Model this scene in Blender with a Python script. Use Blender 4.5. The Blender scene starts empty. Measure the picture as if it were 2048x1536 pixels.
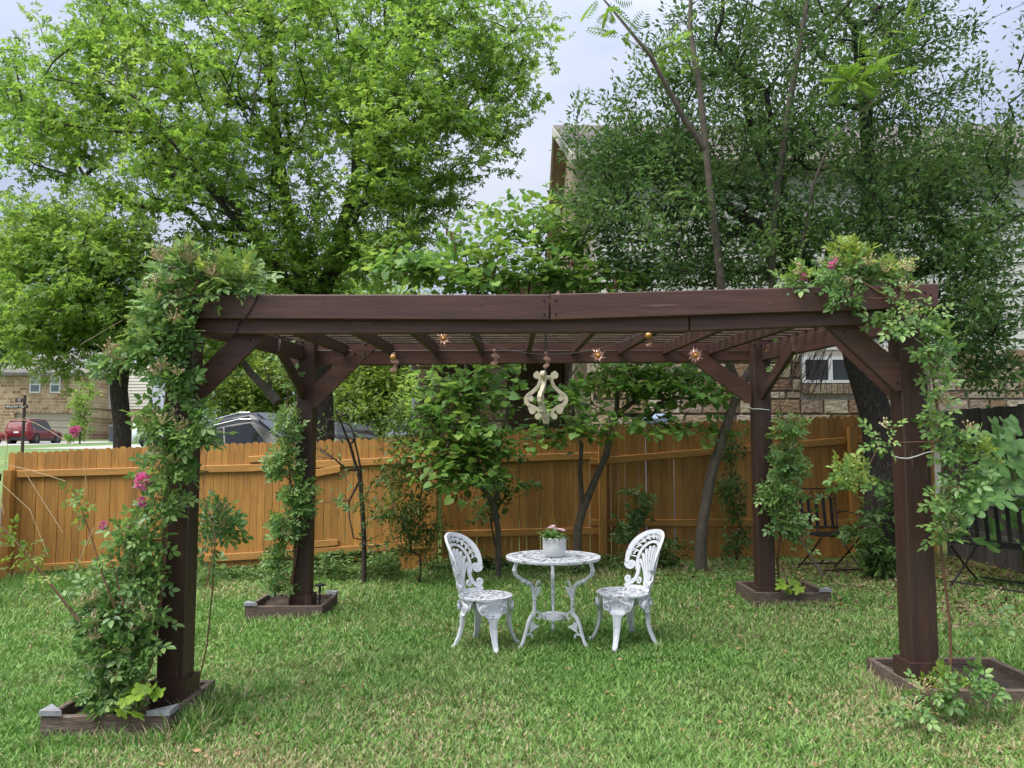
import bpy, math, random
import numpy as np
from mathutils import Vector, Matrix

# ------------------------------------------------------------------ camera, sky, sun, exposure
SC = bpy.context.scene
COL = SC.collection
rng = np.random.default_rng(11)
random.seed(5)
R = math.radians
FOC = 1600.0                      # focal length in photo pixels (2048 wide)
PITCH = R(4.46)
CAM_Z = 1.5
cam_d = bpy.data.cameras.new('camera'); cam_d.sensor_width = 36.0
cam_d.lens = FOC / 2048 * 36.0; cam_d.clip_end = 2000; cam_d.clip_start = 0.05
cam_d.dof.use_dof = False
cam = bpy.data.objects.new('camera', cam_d); COL.objects.link(cam)
cam.location = (0, 0, CAM_Z); cam.rotation_euler = (R(90) + PITCH, 0, 0)
SC.camera = cam

SUN_EL, SUN_AZ = R(62), R(-60)     # bright overcast: high, from the left, a little from behind the camera
world = bpy.data.worlds.new('World'); SC.world = world; world.use_nodes = True
wn, wl = world.node_tree.nodes, world.node_tree.links
wn.clear()
w_out = wn.new('ShaderNodeOutputWorld'); w_bg = wn.new('ShaderNodeBackground')
w_sky = wn.new('ShaderNodeTexSky'); w_sky.sky_type = 'NISHITA'; w_sky.sun_disc = False
w_sky.sun_elevation = SUN_EL; w_sky.sun_rotation = R(180) + SUN_AZ
w_sky.air_density = 1.0; w_sky.dust_density = 2.0
w_tc = wn.new('ShaderNodeTexCoord'); w_map = wn.new('ShaderNodeMapping'); w_map.inputs['Scale'].default_value = (1, 1, 2.2)
w_n = wn.new('ShaderNodeTexNoise'); w_n.inputs['Scale'].default_value = 2.3; w_n.inputs['Detail'].default_value = 5
w_r = wn.new('ShaderNodeValToRGB')
w_r.color_ramp.elements[0].position = 0.36; w_r.color_ramp.elements[0].color = (5.0, 5.75, 7.9, 1)
w_r.color_ramp.elements[1].position = 0.70; w_r.color_ramp.elements[1].color = (8.6, 9.0, 9.9, 1)
w_mx = wn.new('ShaderNodeMix'); w_mx.data_type = 'RGBA'; w_mx.inputs[0].default_value = 0.86
w_bg.inputs['Strength'].default_value = 0.048
wl.new(w_tc.outputs['Generated'], w_map.inputs[0]); wl.new(w_map.outputs[0], w_n.inputs['Vector'])
wl.new(w_n.outputs[0], w_r.inputs[0]); wl.new(w_sky.outputs[0], w_mx.inputs[6]); wl.new(w_r.outputs[0], w_mx.inputs[7])
# standard overcast sky: luminance (1 + 2 sin elevation) / 3
w_xyz = wn.new('ShaderNodeSeparateXYZ'); wl.new(w_tc.outputs['Generated'], w_xyz.inputs[0])
w_cl = wn.new('ShaderNodeClamp'); wl.new(w_xyz.outputs['Z'], w_cl.inputs[0])
w_ma = wn.new('ShaderNodeMath'); w_ma.operation = 'MULTIPLY_ADD'; wl.new(w_cl.outputs[0], w_ma.inputs[0]); w_ma.inputs[1].default_value = 2 / 3; w_ma.inputs[2].default_value = 1 / 3
w_sc = wn.new('ShaderNodeVectorMath'); w_sc.operation = 'SCALE'; wl.new(w_mx.outputs[2], w_sc.inputs[0]); wl.new(w_ma.outputs[0], w_sc.inputs['Scale'])
wl.new(w_sc.outputs[0], w_bg.inputs[0]); wl.new(w_bg.outputs[0], w_out.inputs[0])

sun_d = bpy.data.lights.new('sun', 'SUN'); sun_d.energy = 1.5; sun_d.angle = R(52); sun_d.color = (1.0, 0.965, 0.91)
sun = bpy.data.objects.new('sun', sun_d); COL.objects.link(sun)
_sd = Vector((math.sin(SUN_AZ) * math.cos(SUN_EL), -math.cos(SUN_AZ) * math.cos(SUN_EL), math.sin(SUN_EL)))
sun.rotation_euler = (-_sd).to_track_quat('-Z', 'Y').to_euler(); sun.location = (0, 0, 30)

SC.view_settings.view_transform = 'Standard'; SC.view_settings.look = 'None'
SC.view_settings.exposure = 2.1; SC.view_settings.gamma = 1.0; SC.view_settings.use_curve_mapping = False
SC.render.engine = 'CYCLES'
SC.cycles.use_denoising = True
SC.cycles.max_bounces = 6; SC.cycles.diffuse_bounces = 4; SC.cycles.transmission_bounces = 4
SC.cycles.glossy_bounces = 3; SC.cycles.transparent_max_bounces = 8
SC.cycles.use_adaptive_sampling = True; SC.cycles.adaptive_threshold = 0.015

# ------------------------------------------------------------------ helpers
_cp, _sp = math.cos(PITCH), math.sin(PITCH)
def P(px, py, Y):
    """world point seen at photo pixel (px, py) at world depth Y"""
    dx, dy = (px - 1024) / FOC, (768 - py) / FOC
    t = Y / (_cp - _sp * dy)
    return Vector((dx * t, Y, CAM_Z + (_sp + _cp * dy) * t))

def sstep(a, b, x):
    t = np.clip((np.asarray(x, float) - a) / (b - a), 0, 1); return t * t * (3 - 2 * t)

def gz(x, y):
    """ground height"""
    x = np.asarray(x, float); y = np.asarray(y, float)
    yard = 0.021 * np.clip(x, -9, 9) + 0.012 * np.sin(1.3 * x + .5) * np.sin(.9 * y) + 0.01 * np.sin(2.9 * x + 1.7 * y)
    street = 0.37 + 0.22 * (np.clip(x, -9.6, -2.4) + 5.9) + 0.085 * (np.clip(y, 14, 23) - 20)
    far = 0.75 + np.interp(y, [20, 40, 60, 66, 120, 400], [0.1, .6, 1.0, 1.3, 2.4, 6])
    z = yard + (street - yard) * sstep(11.6, 15, y) * sstep(-0.5, -2.2, x)
    z = z + (far - z) * sstep(22, 34, y)
    return z
def gzf(x, y): return float(gz(x, y))
def G(px, py):
    """ground point under a photo pixel"""
    z = 0.0
    for _ in range(8):
        dx, dy = (px - 1024) / FOC, (768 - py) / FOC
        d = (dx, _cp - _sp * dy, _sp + _cp * dy)
        t = (z - CAM_Z) / d[2]
        z = gzf(d[0] * t, d[1] * t)
    return Vector((d[0] * t, d[1] * t, z))

ORG = {}
def tag(o, label=None, cat=None, group=None, kind=None):
    if label: o['label'] = label
    if cat: o['category'] = cat
    if group: o['group'] = group
    if kind: o['kind'] = kind
    return o
def thing(name, loc, label, cat, group=None, rz=0.0):
    o = bpy.data.objects.new(name, None); o.empty_display_size = .1; COL.objects.link(o)
    o.location = loc; o.rotation_euler = (0, 0, rz); ORG[o.name] = Vector(loc)
    return tag(o, label, cat, group)
def link(name, me, parent=None, loc=None):
    o = bpy.data.objects.new(name, me); COL.objects.link(o)
    if parent is not None:
        o.parent = parent
        ORG[o.name] = ORG.get(parent.name, Vector((0, 0, 0)))
    if loc is not None: o.location = loc
    return o
def fast_mesh(name, V, T, mat=None, smooth=False, quads=False):
    me = bpy.data.meshes.new(name); V = np.asarray(V, np.float32); T = np.asarray(T, np.int32)
    n = T.shape[1]
    me.vertices.add(len(V)); me.vertices.foreach_set('co', V.ravel())
    me.loops.add(T.size); me.loops.foreach_set('vertex_index', T.ravel())
    me.polygons.add(len(T)); me.polygons.foreach_set('loop_start', np.arange(0, T.size, n, dtype=np.int32))
    if smooth: me.polygons.foreach_set('use_smooth', np.ones(len(T), bool))
    me.update(calc_edges=True)
    if mat: me.materials.append(mat)
    return me

class MB:
    """collects shapes into ONE mesh"""
    def __init__(s): s.v = []; s.f = []
    def add(s, vs, fs):
        b = len(s.v); s.v += [tuple(v) for v in vs]; s.f += [tuple(b + i for i in f) for f in fs]; return s
    def hexa(s, c):
        """8 corners: bottom ring then top ring"""
        return s.add(c, [(3, 2, 1, 0), (4, 5, 6, 7), (0, 1, 5, 4), (1, 2, 6, 5), (2, 3, 7, 6), (3, 0, 4, 7)])
    def box(s, x0, x1, y0, y1, z0, z1):
        return s.hexa([(x0, y0, z0), (x1, y0, z0), (x1, y1, z0), (x0, y1, z0), (x0, y0, z1), (x1, y0, z1), (x1, y1, z1), (x0, y1, z1)])
    def bar(s, p0, p1, w, h, up=(0, 0, 1), ch=.006):
        """chamfered rectangular bar from p0 to p1"""
        p0, p1 = Vector(p0), Vector(p1); d = (p1 - p0).normalized(); up = Vector(up)
        sd = d.cross(up)
        if sd.length < 1e-4: sd = d.cross(Vector((0, 1, 0)))
        sd.normalize(); u = sd.cross(d).normalized()
        a, b = w / 2, h / 2; c = min(ch, a * .5, b * .5)
        ring = [(a - c, -b), (a, -b + c), (a, b - c), (a - c, b), (-a + c, b), (-a, b - c), (-a, -b + c), (-a + c, -b)]
        vs = [p0 + sd * x + u * y for x, y in ring] + [p1 + sd * x + u * y for x, y in ring]
        fs = [(i, (i + 1) % 8, 8 + (i + 1) % 8, 8 + i) for i in range(8)] + [tuple(range(7, -1, -1)), tuple(range(8, 16))]
        return s.add(vs, fs)
    def tube(s, pts, rad, n=8, flat=None, cap=True):
        pts = [Vector(p) for p in pts]; m = len(pts)
        if not hasattr(rad, '__len__'): rad = [rad] * m
        vs, fs = [], []; ref = Vector((.31, .17, .93)); 
        for i, p in enumerate(pts):
            d = (pts[min(i + 1, m - 1)] - pts[max(i - 1, 0)]).normalized()
            a = d.cross(ref)
            if a.length < .05: a = d.cross(Vector((1, 0, 0)))
            a.normalize(); b = d.cross(a)
            for k in range(n):
                t = 2 * math.pi * k / n
                vs.append(p + (a * math.cos(t) + b * math.sin(t)) * rad[i])
        for i in range(m - 1):
            for k in range(n):
                k2 = (k + 1) % n
                fs.append((i * n + k, i * n + k2, (i + 1) * n + k2, (i + 1) * n + k))
        if cap: fs += [tuple(range(n - 1, -1, -1)), tuple(range((m - 1) * n, m * n))]
        return s.add(vs, fs)
    def lathe(s, c, prof, n=24, cap=True):
        """profile of (r, z) around the vertical through c"""
        c = Vector(c); vs, fs = [], []; m = len(prof)
        for r, z in prof:
            for k in range(n):
                t = 2 * math.pi * k / n; vs.append((c.x + r * math.cos(t), c.y + r * math.sin(t), c.z + z))
        for i in range(m - 1):
            for k in range(n):
                k2 = (k + 1) % n; fs.append((i * n + k, i * n + k2, (i + 1) * n + k2, (i + 1) * n + k))
        if cap: fs += [tuple(range(n - 1, -1, -1)), tuple(range((m - 1) * n, m * n))]
        return s.add(vs, fs)
    def prism(s, poly, fn, t0, t1):
        """2-D polygon extruded between t0 and t1 through mapping fn(u, v, t)"""
        n = len(poly)
        vs = [fn(u, v, t0) for u, v in poly] + [fn(u, v, t1) for u, v in poly]
        fs = [tuple(range(n - 1, -1, -1)), tuple(range(n, 2 * n))] + [(i, (i + 1) % n, n + (i + 1) % n, n + i) for i in range(n)]
        return s.add(vs, fs)
    def ribbon(s, pts, w, fn, t0, t1, closed=False):
        """2-D polyline of width w (number or list) extruded between t0 and t1 through fn"""
        n = len(pts); W = w if hasattr(w, '__len__') else [w] * n
        L, Rr = [], []
        for i in range(n):
            if closed: a, b = pts[i - 1], pts[(i + 1) % n]
            else: a, b = pts[max(i - 1, 0)], pts[min(i + 1, n - 1)]
            dx, dy = b[0] - a[0], b[1] - a[1]; l = math.hypot(dx, dy) or 1
            nx, ny = -dy / l * W[i] / 2, dx / l * W[i] / 2
            L.append((pts[i][0] + nx, pts[i][1] + ny)); Rr.append((pts[i][0] - nx, pts[i][1] - ny))
        vs = []
        for i in range(n): vs += [fn(*L[i], t0), fn(*Rr[i], t0), fn(*Rr[i], t1), fn(*L[i], t1)]
        fs = []
        for i in range(n if closed else n - 1):
            j = (i + 1) % n
            for k in range(4): fs.append((4 * i + k, 4 * i + (k + 1) % 4, 4 * j + (k + 1) % 4, 4 * j + k))
        if not closed: fs += [(3, 2, 1, 0), (4 * n - 4, 4 * n - 3, 4 * n - 2, 4 * n - 1)]
        return s.add(vs, fs)
    def ball(s, c, r, n=8, m=6, sz=1.0):
        return s.lathe(Vector(c), [(r * math.sin(math.pi * (i + .02) / (m + .04)), -r * sz * math.cos(math.pi * (i + .02) / (m + .04))) for i in range(m + 1)], n)
    def mesh(s, name, mat=None, smooth=False, org=None):
        me = bpy.data.meshes.new(name)
        v = s.v if org is None else [(a - org.x, b - org.y, c - org.z) for a, b, c in s.v]
        me.from_pydata(v, [], s.f); me.update()
        if mat: me.materials.append(mat)
        if smooth:
            me.polygons.foreach_set('use_smooth', np.ones(len(me.polygons), bool))
            try: me.set_sharp_from_angle(angle=R(40 if smooth is True else smooth))
            except Exception: pass
        return me
    def build(s, name, mat, parent=None, smooth=False, local=False):
        """world-space vertices (unless local) -> one object under parent"""
        org = None
        if parent is not None and not local: org = ORG.get(parent.name)
        return link(name, s.mesh(name, mat, smooth, org), parent)

# ------------------------------------------------------------------ materials
def lin(r, g, b):
    return tuple(((c / 255) / 12.92 if c / 255 <= .04045 else ((c / 255 + .055) / 1.055) ** 2.4) for c in (r, g, b))
MATS = {}
def new_mat(name):
    m = bpy.data.materials.new(name); m.use_nodes = True; nt = m.node_tree
    return m, nt.nodes, nt.links, nt.nodes['Principled BSDF'], nt.nodes['Material Output']
def surf(name, c1, c2=None, rough=.6, scale=6.0, stretch=(1, 1, 1), detail=6, bump=.0, bscale=None, metal=0.0, spec=.5,
         obj_rand=0.0, spots=None, coat=0.0, lo=.35, hi=.68, bdist=.01):
    """plain procedural surface: two-colour noise, optional spots of a third colour, bump, per-object value shift"""
    if name in MATS: return MATS[name]
    m, N, L, bs, out = new_mat(name)
    c2 = c2 or tuple(x * .75 for x in c1)
    tc = N.new('ShaderNodeTexCoord'); mp = N.new('ShaderNodeMapping'); mp.inputs['Scale'].default_value = stretch
    L.new(tc.outputs['Object'], mp.inputs[0])
    vec = mp.outputs[0]
    if obj_rand:
        oi = N.new('ShaderNodeObjectInfo'); va = N.new('ShaderNodeVectorMath'); va.operation = 'MULTIPLY_ADD'
        L.new(oi.outputs['Random'], va.inputs[0]); va.inputs[1].default_value = (37, 61, 23); L.new(mp.outputs[0], va.inputs[2]); vec = va.outputs[0]
    nz = N.new('ShaderNodeTexNoise'); nz.inputs['Scale'].default_value = scale; nz.inputs['Detail'].default_value = detail
    nz.inputs['Roughness'].default_value = .62
    L.new(vec, nz.inputs['Vector'])
    rp = N.new('ShaderNodeValToRGB'); rp.color_ramp.elements[0].position = lo; rp.color_ramp.elements[1].position = hi
    rp.color_ramp.elements[0].color = (*c2, 1); rp.color_ramp.elements[1].color = (*c1, 1)
    L.new(nz.outputs[0], rp.inputs[0]); col = rp.outputs[0]
    if spots:
        sc, th, sw, scol = spots
        n2 = N.new('ShaderNodeTexNoise'); n2.inputs['Scale'].default_value = sc; n2.inputs['Detail'].default_value = 4; L.new(vec, n2.inputs['Vector'])
        mr = N.new('ShaderNodeMapRange'); mr.inputs[1].default_value = th; mr.inputs[2].default_value = th + sw; L.new(n2.outputs[0], mr.inputs[0])
        mx = N.new('ShaderNodeMix'); mx.data_type = 'RGBA'; L.new(mr.outputs[0], mx.inputs[0]); L.new(col, mx.inputs[6]); mx.inputs[7].default_value = (*scol, 1); col = mx.outputs[2]
    if obj_rand:
        hs = N.new('ShaderNodeHueSaturation'); mr2 = N.new('ShaderNodeMapRange'); L.new(oi.outputs['Random'], mr2.inputs[0])
        mr2.inputs[3].default_value = 1 - obj_rand; mr2.inputs[4].default_value = 1 + obj_rand; L.new(mr2.outputs[0], hs.inputs['Value']); L.new(col, hs.inputs['Color']); col = hs.outputs[0]
    L.new(col, bs.inputs['Base Color'])
    bs.inputs['Roughness'].default_value = rough; bs.inputs['Metallic'].default_value = metal
    bs.inputs['Specular IOR Level'].default_value = spec; bs.inputs['Coat Weight'].default_value = coat
    if bump:
        nb = N.new('ShaderNodeTexNoise'); nb.inputs['Scale'].default_value = bscale or scale * 2; nb.inputs['Detail'].default_value = 5; L.new(vec, nb.inputs['Vector'])
        bp = N.new('ShaderNodeBump'); bp.inputs['Strength'].default_value = bump; bp.inputs['Distance'].default_value = bdist
        L.new(nb.outputs[0], bp.inputs['Height']); L.new(bp.outputs[0], bs.inputs['Normal'])
    MATS[name] = m; return m
def leafmat(name, c_dark, c_mid, c_light, trans=.4, rough=.45, spec=.4, clump=.8, tcol=None):
    """leaves: colour differs leaf by leaf and clump by clump, light passes through"""
    if name in MATS: return MATS[name]
    m, N, L, bs, out = new_mat(name)
    ge = N.new('ShaderNodeNewGeometry'); tc = N.new('ShaderNodeTexCoord')
    nz = N.new('ShaderNodeTexNoise'); nz.inputs['Scale'].default_value = clump; nz.inputs['Detail'].default_value = 3; L.new(tc.outputs['Object'], nz.inputs['Vector'])
    ad = N.new('ShaderNodeMath'); ad.operation = 'MULTIPLY_ADD'; L.new(ge.outputs['Random Per Island'], ad.inputs[0]); ad.inputs[1].default_value = .55
    su = N.new('ShaderNodeMath'); su.operation = 'MULTIPLY_ADD'; L.new(nz.outputs[0], su.inputs[0]); su.inputs[1].default_value = 1.3; su.inputs[2].default_value = -.43; L.new(su.outputs[0], ad.inputs[2])
    rp = N.new('ShaderNodeValToRGB'); e = rp.color_ramp.elements; e[0].position = .1; e[0].color = (*c_dark, 1); e[1].position = .95; e[1].color = (*c_light, 1)
    k = e.new(.5); k.color = (*c_mid, 1); L.new(ad.outputs[0], rp.inputs[0])
    L.new(rp.outputs[0], bs.inputs['Base Color']); bs.inputs['Roughness'].default_value = rough; bs.inputs['Specular IOR Level'].default_value = spec
    tr = N.new('ShaderNodeBsdfTranslucent')
    hs = N.new('ShaderNodeHueSaturation'); hs.inputs['Hue'].default_value = .485; hs.inputs['Value'].default_value = 1.5; hs.inputs['Saturation'].default_value = 1.05
    L.new(rp.outputs[0], hs.inputs['Color']); L.new(hs.outputs[0], tr.inputs[0])
    ms = N.new('ShaderNodeMixShader'); ms.inputs[0].default_value = trans; L.new(bs.outputs[0], ms.inputs[1]); L.new(tr.outputs[0], ms.inputs[2]); L.new(ms.outputs[0], out.inputs[0])
    MATS[name] = m; return m
def glassmat(name, col=(.02, .025, .03), rough=.03):
    if name in MATS: return MATS[name]
    m, N, L, bs, out = new_mat(name)
    tc = N.new('ShaderNodeTexCoord'); nz = N.new('ShaderNodeTexNoise'); nz.inputs['Scale'].default_value = 1.2; L.new(tc.outputs['Object'], nz.inputs['Vector'])
    rp = N.new('ShaderNodeValToRGB'); rp.color_ramp.elements[0].color = (*col, 1); rp.color_ramp.elements[1].color = (*[c * 1.8 for c in col], 1)
    L.new(nz.outputs[0], rp.inputs[0]); L.new(rp.outputs[0], bs.inputs['Base Color']); bs.inputs['Roughness'].default_value = rough; bs.inputs['Specular IOR Level'].default_value = .7
    MATS[name] = m; return m

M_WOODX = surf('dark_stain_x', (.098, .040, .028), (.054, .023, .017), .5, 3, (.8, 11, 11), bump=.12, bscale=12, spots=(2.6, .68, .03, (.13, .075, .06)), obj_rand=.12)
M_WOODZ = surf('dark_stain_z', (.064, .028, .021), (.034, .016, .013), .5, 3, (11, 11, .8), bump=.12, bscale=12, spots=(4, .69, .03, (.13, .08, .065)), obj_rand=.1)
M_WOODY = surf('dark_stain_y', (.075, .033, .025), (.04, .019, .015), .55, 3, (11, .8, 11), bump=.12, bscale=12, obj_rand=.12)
M_SLAT = surf('weathered_slat', (.16, .11, .075), (.06, .035, .028), .7, 6, (1, 14, 14), bump=.3)
M_PLANT = surf('weathered_planter', (.15, .105, .08), (.065, .043, .034), .75, 6, (2, 9, 14), bump=.5, bscale=14, obj_rand=.15, spots=(5, .6, .08, (.17, .15, .13)))
M_CAP = surf('grey_cap', (.30, .31, .33), (.2, .2, .22), .6, 20, bump=.2)
M_FENCE = surf('orange_stain', (.46, .225, .048), (.33, .15, .033), .62, 4, (9, 9, .8), bump=.3, bscale=16, obj_rand=.2, spots=(3.0, .62, .08, (.27, .125, .034)))
M_FENCER = surf('orange_stain_rail', (.50, .245, .055), (.37, .175, .04), .62, 4, (.8, 9, 9), bump=.25, bscale=16, obj_rand=.1)
M_GREYF = surf('grey_fence', (.11, .095, .085), (.045, .04, .038), .85, 5, (10, 10, 1), bump=.5, bscale=14, obj_rand=.25)
M_WHITE = surf('white_iron', (.74, .76, .80), (.62, .64, .68), .45, 14, bump=.35, bscale=60, spots=(34, .63, .05, (.26, .25, .27)), bdist=.002)
M_WHITEW = surf('worn_white_iron', (.72, .74, .78), (.55, .56, .60), .5, 18, bump=.4, bscale=70, spots=(26, .56, .06, (.26, .25, .27)), bdist=.002)
M_CREAM = surf('cream_wood', (.62, .56, .44), (.48, .41, .29), .7, 16, bump=.4, bscale=40, spots=(40, .66, .04, (.24, .17, .10)), bdist=.003)
M_COPPER = surf('copper', (.80, .50, .42), (.60, .32, .25), .32, 30, metal=.75)
M_AMBER = surf('amber_glass', (.55, .27, .03), (.36, .15, .01), .08, 12, spec=.8, coat=.6)
M_BLACK = surf('black_iron', (.012, .012, .013), (.006, .006, .007), .5, 20, bump=.2)
M_BARK = surf('grey_bark', (.085, .066, .05), (.03, .023, .019), .9, 7, (5, 5, 1), bump=1.0, bscale=16, spots=(9, .6, .08, (.12, .105, .085)), bdist=.03)
M_BARKO = surf('oak_bark', (.10, .082, .066), (.022, .018, .016), .9, 9, (6, 6, 1.6), bump=1.0, bscale=20, lo=.4, hi=.66, bdist=.04)
M_BARKM = surf('brown_bark', (.15, .118, .09), (.06, .046, .036), .85, 8, (4, 4, 1.5), bump=.6, bscale=22, bdist=.01)
M_BARKS = surf('smooth_bark', (.14, .115, .088), (.075, .06, .046), .8, 6, (4, 4, 2), bump=.4, bscale=18, bdist=.008)
M_TWIG = surf('twig', (.055, .038, .028), (.03, .021, .016), .85, 14)
M_CANE = surf('green_cane', (.12, .13, .04), (.07, .075, .025), .6, 12)
M_CANEB = surf('brown_cane', (.20, .10, .05), (.11, .06, .035), .7, 12)
M_STRAW = surf('straw', (.50, .40, .25), (.33, .25, .15), .8, 12)
M_SOIL = surf('soil', (.055, .038, .026), (.025, .017, .012), .95, 12, bump=1, bscale=30, bdist=.03)
# ------------------------------------------------------------------ the ground and roads
def ground_mat():
    m, N, L, bs, out = new_mat('ground_soil_grass')
    tc = N.new('ShaderNodeTexCoord')
    n1 = N.new('ShaderNodeTexNoise'); n1.inputs['Scale'].default_value = 1.1; n1.inputs['Detail'].default_value = 8; L.new(tc.outputs['Object'], n1.inputs['Vector'])
    n2 = N.new('ShaderNodeTexNoise'); n2.inputs['Scale'].default_value = 34; n2.inputs['Detail'].default_value = 6; L.new(tc.outputs['Object'], n2.inputs['Vector'])
    r1 = N.new('ShaderNodeValToRGB'); e = r1.color_ramp.elements
    e[0].position = .30; e[0].color = (.075, .145, .03, 1); e[1].position = .72; e[1].color = (.20, .21, .08, 1)
    r2 = N.new('ShaderNodeValToRGB'); e = r2.color_ramp.elements
    e[0].position = .3; e[0].color = (.42, .42, .36, 1); e[1].position = .7; e[1].color = (1.25, 1.2, 1.1, 1)
    L.new(n1.outputs[0], r1.inputs[0]); L.new(n2.outputs[0], r2.inputs[0])
    mx = N.new('ShaderNodeMix'); mx.data_type = 'RGBA'; mx.blend_type = 'MULTIPLY'; mx.inputs[0].default_value = 1
    L.new(r1.outputs[0], mx.inputs[6]); L.new(r2.outputs[0], mx.inputs[7]); L.new(mx.outputs[2], bs.inputs['Base Color'])
    bs.inputs['Roughness'].default_value = .95; bs.inputs['Specular IOR Level'].default_value = .1
    bp = N.new('ShaderNodeBump'); bp.inputs['Strength'].default_value = .8; bp.inputs['Distance'].default_value = .03
    L.new(n2.outputs[0], bp.inputs['Height']); L.new(bp.outputs[0], bs.inputs['Normal'])
    return m
M_GROUND = ground_mat()
def sheet(name, xs, ys, mat, dz=0.0, kind='structure'):
    X, Yg = np.meshgrid(xs, ys); Z = gz(X, Yg) + dz
    V = np.stack([X.ravel(), Yg.ravel(), Z.ravel()], 1); nx, ny = len(xs), len(ys)
    i, j = np.meshgrid(np.arange(nx - 1), np.arange(ny - 1)); a = (j * nx + i).ravel()
    F = np.stack([a, a + 1, a + 1 + nx, a + nx], 1)
    o = link(name, fast_mesh(name, V, F, mat, smooth=True)); o['kind'] = kind; return o
xs = np.unique(np.concatenate([np.linspace(-12, 12, 97), np.linspace(-60, 60, 61), np.linspace(-400, 400, 21)]))
ys = np.unique(np.concatenate([np.linspace(-6, 26, 97), np.linspace(26, 80, 41), np.linspace(80, 600, 22)]))
sheet('ground', xs, ys, M_GROUND)
M_ASPH = surf('asphalt', (.07, .07, .072), (.045, .045, .047), .9, 9, bump=.3, bscale=60)
M_CONC = surf('concrete', (.46, .44, .41), (.34, .325, .30), .85, 3, bump=.2, bscale=30, spots=(1.1, .6, .2, (.3, .29, .27)))
sheet('street', np.linspace(-60, -2.6, 60), np.linspace(14.6, 22.5, 16), M_ASPH, .02)
M_FLAWN = surf('far_lawn_grass', (.15, .235, .06), (.085, .15, .04), .9, 2.5, bump=.6, bscale=40)
sheet('far_lawn', np.linspace(-60, 6, 50), np.linspace(24, 66, 40), M_FLAWN, .015)
sheet('driveway', np.linspace(-46, -30.5, 12), np.linspace(30, 62.5, 30), M_CONC, .03)
sheet('front_path', np.linspace(-24.6, -20, 6), np.linspace(40, 52, 10), M_CONC, .034)

# ------------------------------------------------------------------ lawn: a blade mesh nobody could count
PL = {}          # planter footprints, filled here so grass stays out
def planter_rect(k, x0, x1, y0, y1): PL[k] = (x0, x1, y0, y1)
planter_rect('fl', -2.455, -1.79, 4.29, 4.95)
planter_rect('fr', 2.215, 3.0, 4.44, 5.12)
planter_rect('bl', -2.375, -1.685, 7.24, 7.86)
planter_rect('br', 2.195, 2.885, 7.36, 7.98)

def vnoise(x, y, s, seed=0):
    """cheap smooth value noise"""
    r = np.random.default_rng(seed); T = r.random((64, 64))
    u, v = np.asarray(x) * s + 17.3, np.asarray(y) * s + 9.1
    i, j = np.floor(u).astype(int), np.floor(v).astype(int); fu, fv = u - i, v - j
    fu, fv = fu * fu * (3 - 2 * fu), fv * fv * (3 - 2 * fv)
    g = lambda a, b: T[a % 64, b % 64]
    return (g(i, j) * (1 - fu) + g(i + 1, j) * fu) * (1 - fv) + (g(i, j + 1) * (1 - fu) + g(i + 1, j + 1) * fu) * fv

def grass_mat():
    m, N, L, bs, out = new_mat('grass_blades')
    at = N.new('ShaderNodeAttribute'); at.attribute_name = 'dry'
    ge = N.new('ShaderNodeNewGeometry')
    r1 = N.new('ShaderNodeValToRGB'); e = r1.color_ramp.elements
    e[0].position = 0; e[0].color = (.052, .165, .026, 1); e[1].position = 1; e[1].color = (.25, .47, .095, 1)
    r2 = N.new('ShaderNodeValToRGB'); e = r2.color_ramp.elements
    e[0].position = 0; e[0].color = (.27, .21, .105, 1); e[1].position = 1; e[1].color = (.70, .60, .38, 1)
    L.new(ge.outputs['Random Per Island'], r1.inputs[0]); L.new(ge.outputs['Random Per Island'], r2.inputs[0])
    mx = N.new('ShaderNodeMix'); mx.data_type = 'RGBA'; L.new(at.outputs['Fac'], mx.inputs[0]); L.new(r1.outputs[0], mx.inputs[6]); L.new(r2.outputs[0], mx.inputs[7])
    L.new(mx.outputs[2], bs.inputs['Base Color']); bs.inputs['Roughness'].default_value = .5; bs.inputs['Specular IOR Level'].default_value = .35
    tr = N.new('ShaderNodeBsdfTranslucent'); L.new(mx.outputs[2], tr.inputs[0])
    ms = N.new('ShaderNodeMixShader'); ms.inputs[0].default_value = .3; L.new(bs.outputs[0], ms.inputs[1]); L.new(tr.outputs[0], ms.inputs[2]); L.new(ms.outputs[0], out.inputs[0])
    return m
M_GRASS = grass_mat()
def blades(name, x, y, h, w, dry, lean, mat=None, z0=None):
    n = len(x); mat = mat or M_GRASS
    z = gz(x, y) if z0 is None else z0
    a = rng.random(n) * 2 * np.pi; b = rng.random(n) * 2 * np.pi
    sx, sy = np.cos(a) * w / 2, np.sin(a) * w / 2
    lx, ly = np.cos(b) * lean * h, np.sin(b) * lean * h
    hz = h * np.sqrt(np.clip(1 - lean ** 2 * .75, .1, 1))
    V = np.empty((n, 5, 3), np.float32)
    V[:, 0] = np.stack([x - sx, y - sy, z - .012], 1); V[:, 1] = np.stack([x + sx, y + sy, z - .012], 1)
    mx_, my_, mz = x + lx * .38, y + ly * .38, z + hz * .62
    V[:, 2] = np.stack([mx_ + sx * .85, my_ + sy * .85, mz], 1); V[:, 3] = np.stack([mx_ - sx * .85, my_ - sy * .85, mz], 1)
    V[:, 4] = np.stack([x + lx, y + ly, z + hz], 1)
    T = np.array([[0, 1, 2], [0, 2, 3], [3, 2, 4]])[None] + (np.arange(n) * 5)[:, None, None]
    me = fast_mesh(name, V.reshape(-1, 3), T.reshape(-1, 3), mat)
    at = me.attributes.new('dry', 'FLOAT', 'POINT'); at.data.foreach_set('value', np.repeat(dry, 5).astype(np.float32))
    return me
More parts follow.
